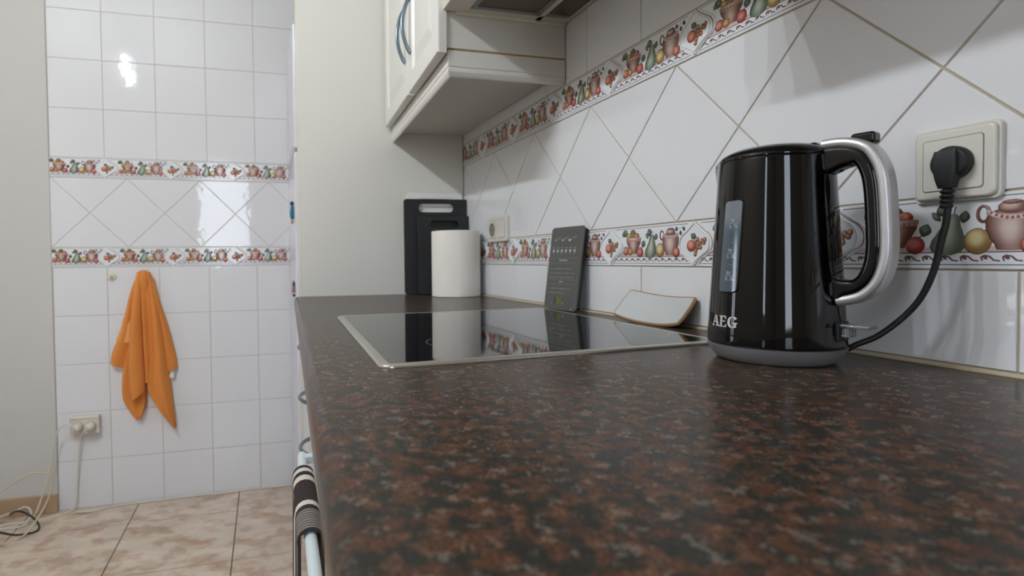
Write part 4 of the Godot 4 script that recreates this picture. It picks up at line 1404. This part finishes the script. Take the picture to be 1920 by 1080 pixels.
	for i in rows:
		for j in colsn:
			var q := []
			var nq := []
			var uq := []
			for k in [[0, 0], [1, 0], [1, 1], [0, 1]]:
				var s: float = (j + k[0]) * 2.0 / colsn - 1.0
				var t: float = (i + k[1]) * 2.0 / rows - 1.0
				var p: Vector3 = at.call(s, t, 0.0011)
				q.append(p); nq.append(Vector3(p.x, 0.004, p.z).normalized()); uq.append(Vector2((s + 1) / 2.0, 1.0 - (t + 1) / 2.0))
			b.quad(q[0], q[1], q[2], q[3], nq[0], nq[1], nq[2], nq[3], uq[0], uq[1], uq[2], uq[3])
	raw(b.mesh(), "water_gauge", wm, o).set_meta("label", "long rounded water-level window with printed litre marks")
	b = MB.new()   # its thin surround
	var edge := []
	for i in 120: edge.append(at.call(-1.0, -1.0 + i / 60.0, 0.0005))
	for i in 6: edge.append(at.call(-1.0 + i / 3.0, 1.0, 0.0005))
	for i in 120: edge.append(at.call(1.0, 1.0 - i / 60.0, 0.0005))
	for i in 6: edge.append(at.call(1.0 - i / 3.0, -1.0, 0.0005))
	b.tube(edge, 0.0009, 6, true)
	raw(b.mesh(), "gauge_surround", M.black_gloss, o)
	# raised lettering wrapped round the front
	var tm := TextMesh.new()
	var font := SystemFont.new()
	font.font_names = PackedStringArray(["Droid Serif"])
	font.font_weight = 700
	tm.font = font
	tm.text = "AEG"
	tm.font_size = 64
	tm.pixel_size = 0.001
	tm.depth = 0.004
	var arr := tm.get_mesh_arrays()
	var vv: PackedVector3Array = arr[Mesh.ARRAY_VERTEX]
	var lo := Vector3.INF; var hi := -Vector3.INF
	for p in vv: lo = lo.min(p); hi = hi.max(p)
	var lw := 0.0405; var lh := 0.0132
	for i in vv.size():
		var p := vv[i]
		var s := (p.x - (lo.x + hi.x) / 2.0) / (hi.x - lo.x) * lw
		var y := 0.0418 + (p.y - lo.y) / (hi.y - lo.y) * lh
		var r := body_r(y) - 0.0003 + (p.z - lo.z) / (hi.z - lo.z) * 0.0011
		var an := deg_to_rad(109.0) - s / r
		vv[i] = Vector3(cos(an) * r, y, sin(an) * r)
	var am := []
	am.resize(Mesh.ARRAY_MAX)
	am[Mesh.ARRAY_VERTEX] = vv
	am[Mesh.ARRAY_INDEX] = arr[Mesh.ARRAY_INDEX]
	var sa := ArrayMesh.new()
	sa.add_surface_from_arrays(Mesh.PRIMITIVE_TRIANGLES, am)
	raw(sa, "lettering", mat(Color8(200, 200, 198), 0.4, 0.3), o).set_meta("label", "raised silver letters on the front")
	# clear switch lever under the handle
	var clear := mat(Color(0.8, 0.84, 0.86, 0.1), 0.08)
	clear.refraction_enabled = true
	clear.refraction_scale = 0.05
	b = MB.new()
	b.rbox(Vector3(0.0875, 0.0475, 0.0), Vector3(0.03, 0.0042, 0.021), 0.0018, 2)
	b.rbox(Vector3(0.0795, 0.0405, 0.0), Vector3(0.009, 0.011, 0.015), 0.0018, 2)
	raw(b.mesh(), "switch_lever", clear, o).set_meta("label", "clear plastic switch lever")
	b = MB.new()
	b.rbox(Vector3(0.0725, 0.0405, 0.0), Vector3(0.005, 0.022, 0.026), 0.002)
	raw(b.mesh(), "switch_recess", M.black, o)

# ---------------------------------------------------------------- sockets and the kettle's cord
func face(o: Node3D, right_wall: bool) -> void:   # local x along the wall, z out of it
	if right_wall: o.basis = Basis(Vector3(0, 0, 1), Vector3(0, 1, 0), Vector3(-1, 0, 0))

func cup(x: float, y: float, z: float, r: float) -> MB:   # round well of a socket: a raised lip and a flat floor
	var b := MB.new()
	b.lathe(Vector3.ZERO, [Vector2(r + 0.0014, 0.0), Vector2(r + 0.001, 0.0011), Vector2(r + 0.0004, 0.0012), Vector2(r, 0.0003), Vector2(r, 0.0003), Vector2(0.0, 0.0003)], 32)
	b.xf(Transform3D(Basis(Vector3(1, 0, 0), Vector3(0, 0, 1), Vector3(0, -1, 0)), Vector3(x, y, z)))
	for i in b.n.size(): if b.n[i].z < 0.0: b.n[i] = -b.n[i]
	return b

func sockets() -> void:
	# single socket by the kettle
	var o := thing("wall_socket", "single square white wall socket above the lower border, with a black plug in it", "socket", Vector3(-0.0005, 0.2235, 0.4455))
	face(o, true)
	var b := MB.new()
	b.prism(round_rect(0.081, 0.081, 0.006), 0.0, 0.0055, 0.001, Rect2(), true)
	b.prism(round_rect(0.0775, 0.0775, 0.008), 0.005, 0.0105, 0.004)
	raw(b.mesh(), "frame", M.socket, o)
	b = MB.new()
	b.prism(round_rect(0.0575, 0.0575, 0.004), 0.0095, 0.0108, 0.0002)
	raw(b.mesh(), "joint", mat(Color8(120, 112, 100), 0.8), o)
	b = MB.new()
	b.prism(round_rect(0.056, 0.056, 0.0035), 0.0095, 0.0118, 0.0008)
	raw(b.mesh(), "insert", M.socket, o)
	# plug and cord
	var c := thing("plug_cable", "black angled plug with the kettle's black cord hanging down to its base", "cable", Vector3(-0.0125, 0.2235, 0.449))
	b = MB.new()
	var Z := Vector3(-0.0125, 0.2235, 0.449)
	b.lathe(Vector3.ZERO, [Vector2(0.0178, 0.0), Vector2(0.0182, 0.002), Vector2(0.0182, 0.0075), Vector2(0.0172, 0.0105), Vector2(0.015, 0.0115), Vector2(0.0, 0.0117)], 36)
	b.xf(Transform3D(Basis(Vector3(0, 0, 1), Vector3(-1, 0, 0), Vector3(0, 1, 0)), Z))
	var plug := part(b, "plug", M.rubber, c)
	# wedge that leads down to the strain relief
	b = MB.new()
	var rings := []
	for q in [[0.0135, 0.0105, 0.003, 0.0], [0.006, 0.0118, 0.0055, 0.0], [-0.008, 0.0112, 0.0062, 0.0006], [-0.018, 0.0094, 0.0062, 0.001], [-0.0245, 0.0075, 0.006, 0.0012], [-0.027, 0.007, 0.0056, 0.0014]]:
		var ring := []
		var rr := round_rect(q[1] * 2, q[2] * 2, minf(q[1], q[2]) * 0.5, 4)
		for p in rr: ring.append(Z + Vector3(-0.0105 - p.y, q[0], p.x - 0.0015 + q[3]))
		rings.append(ring)
	b.loft(rings)
	part(b, "plug_neck", M.rubber, plug)
	b = MB.new()
	for k in 4:
		b.lathe(Z + Vector3(-0.0105, -0.033 - k * 0.0052, 0.0 - k * 0.0003), [Vector2(0.0042, 0.0), Vector2(0.0064 - k * 0.0002, 0.001), Vector2(0.0064 - k * 0.0002, 0.0034), Vector2(0.0046, 0.0045), Vector2(0.0042, 0.0056)], 14)
	part(b, "strain_relief", M.rubber, plug)
	var cord := [Vector3(-0.023, 0.19, 0.4505), Vector3(-0.0235, 0.1765, 0.45), Vector3(-0.0245, 0.158, 0.4487), Vector3(-0.0265, 0.14, 0.446), Vector3(-0.029, 0.1067, 0.4405), Vector3(-0.034, 0.0767, 0.431), Vector3(-0.042, 0.0538, 0.4178), Vector3(-0.058, 0.0331, 0.4035), Vector3(-0.0735, 0.0225, 0.3915), Vector3(-0.0795, 0.016, 0.385)]
	b = MB.new()
	b.tube(smooth3(cord, 6), 0.0033, 10)
	part(b, "cable", M.rubber, c)
	# double unit in the far corner
	var d := thing("wall_socket", "double white wall unit near the corner, an empty socket beside a blank switch plate", "socket", Vector3(-0.0005, 0.2215, -0.8175))
	face(d, true)
	b = MB.new()
	b.prism(round_rect(0.152, 0.081, 0.006), 0.0, 0.011, 0.003, Rect2(), true)
	raw(b.mesh(), "frame", M.socket, d)
	for q in [[-0.034, 0.054], [0.036, 0.058]]:
		b = MB.new()
		b.prism(round_rect(q[1] + 0.0015, 0.0575, 0.003), 0.0105, 0.0113, 0.0002)
		raw(b.mesh(), "joint", mat(Color8(120, 112, 100), 0.8), d).position.x = q[0]
		b = MB.new()
		b.prism(round_rect(q[1], 0.056, 0.003), 0.0105, 0.0132 if q[0] > 0 else 0.0122, 0.0008)
		raw(b.mesh(), "insert", M.socket, d).position.x = q[0]
	raw(cup(-0.034, 0.0, 0.0124, 0.0205).mesh(), "socket_well", mat(Color8(132, 126, 114), 0.5), d)
	b = MB.new()
	for s in [-0.0095, 0.0095]: b.rbox(Vector3(-0.034 + s, 0.0, 0.0126), Vector3(0.005, 0.005, 0.0008), 0.0003)
	for s in [-0.0185, 0.0185]: b.rbox(Vector3(-0.034, s, 0.0128), Vector3(0.006, 0.004, 0.001), 0.0003)
	raw(b.mesh(), "contacts", M.black, d)

func smooth3(p: Array, per: int) -> Array:
	var o := []
	for i in p.size() - 1:
		var a: Vector3 = p[maxi(i - 1, 0)]; var b: Vector3 = p[i]; var c: Vector3 = p[i + 1]; var d: Vector3 = p[mini(i + 2, p.size() - 1)]
		for k in per: o.append(b.cubic_interpolate(c, a, d, float(k) / per))
	o.append(p[-1])
	return o

# ---------------------------------------------------------------- at the end wall
func sheet(b: MB, L: Array, R: Array, depth: float, swell: float, pleats: float, phase: float) -> void:
	var rows := 26; var cols := 14
	var l := []
	var r := []
	for p in L: l.append(Vector2(p[0], p[1]))
	for p in R: r.append(Vector2(p[0], p[1]))
	l = catmull(l, 6); r = catmull(r, 6)
	var rings := []
	for i in rows + 1:
		var f := float(i) / rows
		var pl: Vector2 = l[int(f * (l.size() - 1))]
		var pr: Vector2 = r[int(f * (r.size() - 1))]
		var ring := []
		var open := 0.35 + 0.65 * smoothstep(0.0, 0.35, f)
		for j in cols + 1:
			var s := float(j) / cols
			var q := pl.lerp(pr, s)
			var z := depth + swell * open * sqrt(maxf(0.0, 1.0 - pow(2.0 * s - 1.0, 2.0))) + 0.009 * open * sin(s * TAU * pleats + phase)
			ring.append(Vector3(q.x, q.y, ZF + z))
		for j in cols + 1:
			var s := 1.0 - float(j) / cols
			var q := pl.lerp(pr, s)
			ring.append(Vector3(q.x, q.y, ZF + maxf(depth - 0.007, 0.003)))
		rings.append(ring)
	b.loft(rings)

func end_wall_things() -> void:
	# orange towel
	var o := thing("hand_towel", "orange terry towel hanging in folds from a hook on the tiled end wall", "towel", Vector3(-1.23, -0.57, ZF + 0.03))
	var terry := mat(Color8(230, 144, 68), 1.0)
	bumpy(terry, noise_img(256, 0.25, 51, 2), 0.05, 0.12)
	terry.rim_enabled = true; terry.rim = 0.3; terry.rim_tint = 0.7
	var A := [[[-1.241, 0.083], [-1.271, 0.012], [-1.295, -0.087], [-1.315, -0.164], [-1.345, -0.24], [-1.354, -0.291]], [[-1.217, 0.08], [-1.235, -0.023], [-1.246, -0.112], [-1.252, -0.201], [-1.258, -0.278], [-1.285, -0.322]]]
	var Bs := [[[-1.275, -0.15], [-1.296, -0.26], [-1.312, -0.36], [-1.31, -0.443], [-1.282, -0.501], [-1.26, -0.535]], [[-1.24, -0.15], [-1.228, -0.28], [-1.222, -0.382], [-1.222, -0.438], [-1.226, -0.483], [-1.246, -0.53]]]
	var C := [[[-1.245, 0.089], [-1.264, -0.022], [-1.277, -0.155], [-1.286, -0.288], [-1.284, -0.389], [-1.275, -0.45]], [[-1.221, 0.093], [-1.223, -0.023], [-1.224, -0.157], [-1.22, -0.292], [-1.217, -0.371], [-1.221, -0.409]]]
	var D := [[[-1.232, 0.095], [-1.231, -0.023], [-1.229, -0.112], [-1.226, -0.224], [-1.222, -0.314], [-1.222, -0.373]], [[-1.206, 0.095], [-1.196, -0.024], [-1.191, -0.114], [-1.188, -0.226], [-1.186, -0.316], [-1.188, -0.377]]]
	var E := [[[-1.219, 0.093], [-1.206, -0.024], [-1.2, -0.158], [-1.203, -0.293], [-1.216, -0.39], [-1.203, -0.44], [-1.168, -0.499], [-1.115, -0.572]], [[-1.196, 0.088], [-1.17, -0.024], [-1.156, -0.11], [-1.138, -0.24], [-1.13, -0.33], [-1.121, -0.43], [-1.113, -0.51], [-1.106, -0.576]]]
	var F := [[[-1.2, 0.07], [-1.18, -0.024], [-1.165, -0.115], [-1.155, -0.206], [-1.148, -0.274], [-1.142, -0.335]], [[-1.182, 0.06], [-1.158, -0.047], [-1.135, -0.127], [-1.116, -0.207], [-1.102, -0.276], [-1.097, -0.328]]]
	var b := MB.new()
	sheet(b, A[0], A[1], 0.016, 0.012, 1.0, 0.4)
	sheet(b, Bs[0], Bs[1], 0.012, 0.016, 1.0, 2.0)
	sheet(b, F[0], F[1], 0.014, 0.012, 0.7, 0.0)
	sheet(b, E[0], E[1], 0.02, 0.03, 1.6, 1.2)
	sheet(b, C[0], C[1], 0.026, 0.034, 0.6, 0.2)
	sheet(b, D[0], D[1], 0.024, 0.022, 1.0, 0.6)
	# where it bunches over the hook
	b.lathe(Vector3(-1.222, 0.084, ZF + 0.022), [Vector2(0.006, -0.09), Vector2(0.016, -0.075), Vector2(0.0225, -0.045), Vector2(0.0225, -0.02), Vector2(0.019, -0.003), Vector2(0.013, 0.006), Vector2(0.006, 0.0098), Vector2(0.0, 0.0105)], 24)
	part(b, "terry_cloth", terry, o)
	b = MB.new()
	sheet(b, [[-1.302, -0.1], [-1.313, -0.145], [-1.332, -0.195]], [[-1.25, -0.115], [-1.252, -0.16], [-1.256, -0.21]], 0.0195, 0.0125, 0.0, 0.0)
	part(b, "woven_band", mat(Color8(224, 164, 100), 0.9), o).set_meta("label", "paler flat-woven band near the hem")
	b = MB.new()
	b.rbox(Vector3(-1.12, -0.348, ZF + 0.021), Vector3(0.017, 0.031, 0.0012), 0.0004)
	part(b, "care_tag", M.white_plastic, o)
	# hooks: one in view, one under the towel
	for q in [[-1.3455, 0.071, "small cream stick-on hook on the tiles left of the orange towel, nothing on it"], [-1.222, 0.071, "small cream stick-on hook the orange towel hangs from"]]:
		var h := thing("wall_hook", q[2], "hook", Vector3(q[0], q[1], ZF))
		b = MB.new()
		b.prism(round_rect(0.034, 0.026, 0.009), 0.0005, 0.0045, 0.0015, Rect2(), true)
		b.v = shifted(b.v, Vector3(q[0], q[1], ZF))
		part(b, "back_plate", M.ivory, h)
		b = MB.new()
		b.tube(smooth3([Vector3(q[0], q[1] + 0.004, ZF + 0.003), Vector3(q[0], q[1] - 0.004, ZF + 0.012), Vector3(q[0], q[1] - 0.004, ZF + 0.02), Vector3(q[0], q[1] + 0.005, ZF + 0.024)], 4), 0.0042, 8)
		part(b, "prong", M.ivory, h)
	# surface double socket with two plugs
	var s := thing("wall_socket", "cream surface-mounted double socket low on the tiled end wall, two white plugs in it", "socket", Vector3(-1.4535, -0.537, ZF))
	b = MB.new()
	b.prism(round_rect(0.108, 0.078, 0.006), 0.0005, 0.03, 0.004, Rect2(), true)
	raw(b.mesh(), "box", mat(Color8(214, 204, 194), 0.4), s)
	b = MB.new()
	b.rbox(Vector3(0, 0.0325, 0.031), Vector3(0.1, 0.008, 0.004), 0.0015)
	raw(b.mesh(), "top_ledge", mat(Color8(220, 212, 204), 0.4), s)
	for x in [-0.024, 0.024]:
		raw(cup(x, -0.004, 0.0302, 0.0195).mesh(), "socket_well", mat(Color8(190, 182, 164), 0.5), s)
	var white := mat(Color8(214, 208, 196), 0.45)
	for q in [[-1.4775, "white plug and cable running left from the low socket over the plaster edge", [Vector3(-1.4775, -0.541, ZF + 0.06), Vector3(-1.492, -0.525, ZF + 0.063), Vector3(-1.517, -0.52, ZF + 0.06), Vector3(-1.5444, -0.548, ZF + 0.055), Vector3(-1.561, -0.612, ZF + 0.05), Vector3(-1.572, -0.676, ZF + 0.048), Vector3(-1.587, -0.739, ZF + 0.05), Vector3(-1.607, -0.812, ZF + 0.055), Vector3(-1.64, -0.88, ZF + 0.08), Vector3(-1.74, -0.886, ZF + 0.14), Vector3(-1.86, -0.886, ZF + 0.2)]],
			[-1.4295, "white plug and cable hanging straight down from the low socket", [Vector3(-1.4295, -0.541, ZF + 0.06), Vector3(-1.45, -0.56, ZF + 0.05), Vector3(-1.469, -0.591, ZF + 0.03), Vector3(-1.479, -0.652, ZF + 0.018), Vector3(-1.484, -0.718, ZF + 0.014), Vector3(-1.49, -0.783, ZF + 0.012), Vector3(-1.497, -0.86, ZF + 0.018), Vector3(-1.52, -0.886, ZF + 0.035), Vector3(-1.6, -0.8865, ZF + 0.07), Vector3(-1.8, -0.8865, ZF + 0.1)]]]:
		var p := thing("plug_cable", q[1], "cable", Vector3(q[0], -0.541, ZF + 0.032), "cables of the low double socket")
		b = MB.new()
		b.lathe(Vector3.ZERO, [Vector2(0.018, 0.0), Vector2(0.0185, 0.012), Vector2(0.015, 0.022), Vector2(0.008, 0.03), Vector2(0, 0.031)], 24)
		b.xf(Transform3D(Basis(Vector3(1, 0, 0), Vector3(0, 0, 1), Vector3(0, -1, 0)), Vector3(q[0], -0.541, ZF + 0.032)))
		part(b, "plug", white, p)
		b = MB.new()
		b.tube(smooth3(q[2], 5), 0.0032, 8)
		part(b, "cable", white, p)
	# loose cables on the floor to the left
	var fy := -Y0 + 0.0035
	var c1 := tag(raw(_cable([Vector3(-1.9, -0.86, -1.5), Vector3(-1.74, -0.755, -1.61), Vector3(-1.664, -0.707, -1.62), Vector3(-1.61, -0.682, -1.62), Vector3(-1.556, -0.69, -1.62), Vector3(-1.54, -0.728, -1.62), Vector3(-1.553, -0.78, -1.61), Vector3(-1.58, -0.84, -1.58), Vector3(-1.62, fy, -1.52), Vector3(-1.72, fy, -1.47), Vector3(-1.9, fy, -1.44)], 0.0035), "loose_cable", mat(Color8(196, 184, 158), 0.5), self), "beige cable rising in a loop in front of the plaster wall", "cable")
	c1.position.y = Y0
	var c2 := tag(raw(_cable([Vector3(-1.8, fy, -1.69), Vector3(-1.75, fy + 0.006, -1.8), Vector3(-1.714, fy + 0.03, -1.69), Vector3(-1.665, fy + 0.06, -1.63), Vector3(-1.615, fy + 0.05, -1.6), Vector3(-1.585, fy + 0.02, -1.59), Vector3(-1.578, fy + 0.002, -1.575), Vector3(-1.594, fy, -1.555), Vector3(-1.651, fy, -1.555), Vector3(-1.723, fy, -1.6), Vector3(-1.8, fy, -1.62)], 0.0036), "loose_cable", mat(Color8(34, 36, 38), 0.5), self), "thin black cable making a loop on the floor by the plaster wall", "cable")
	c2.position.y = Y0
	var c3 := tag(raw(_cable([Vector3(-1.49, fy, -1.708), Vector3(-1.427, fy, -1.7), Vector3(-1.379, fy, -1.719), Vector3(-1.302, fy, -1.733), Vector3(-1.178, fy, -1.736), Vector3(-1.051, fy, -1.742), Vector3(-0.919, fy, -1.735), Vector3(-0.808, fy, -1.744), Vector3(-0.693, fy, -1.742), Vector3(-0.6, fy, -1.738), Vector3(-0.5, fy + 0.0, -1.738)], 0.0045), "loose_cable", mat(Color8(206, 198, 184), 0.5), self), "white cable lying along the foot of the tiled end wall", "cable")
	c3.position.y = Y0
	var c4 := tag(raw(_cable([Vector3(-1.95, fy, -1.66), Vector3(-1.79, fy, -1.645), Vector3(-1.7, fy, -1.62), Vector3(-1.645, fy + 0.004, -1.625), Vector3(-1.633, fy + 0.03, -1.665), Vector3(-1.66, fy + 0.05, -1.69), Vector3(-1.72, fy + 0.03, -1.69), Vector3(-1.85, fy, -1.67)], 0.0034), "loose_cable", mat(Color8(208, 204, 194), 0.5), self), "white cable coiled inside the black loop on the floor", "cable")
	c4.position.y = Y0
	# end of a white power strip at the picture's edge
	var ps := thing("power_strip", "white power strip lying on the floor at the end of the loose cables", "power strip", Vector3(-1.83, -Y0, -1.62))
	b = MB.new()
	b.rbox(Vector3(-1.875, -Y0 + 0.021, -1.655), Vector3(0.24, 0.04, 0.055), 0.008, 2)
	part(b, "housing", M.white_plastic, ps)
	for k in 3:
		b = MB.new()
		b.lathe(Vector3(-1.8 - k * 0.055, -Y0 + 0.041, -1.655), [Vector2(0.0205, 0.0), Vector2(0.02, 0.001), Vector2(0.0, 0.001)], 24)
		part(b, "socket_well", mat(Color8(180, 176, 168), 0.5), ps)

func _cable(p: Array, r: float) -> ArrayMesh:
	var b := MB.new()
	b.tube(smooth3(p, 6), r, 8)
	return b.mesh()

func shifted(v: PackedVector3Array, d: Vector3) -> PackedVector3Array:
	for i in v.size(): v[i] += d
	return v
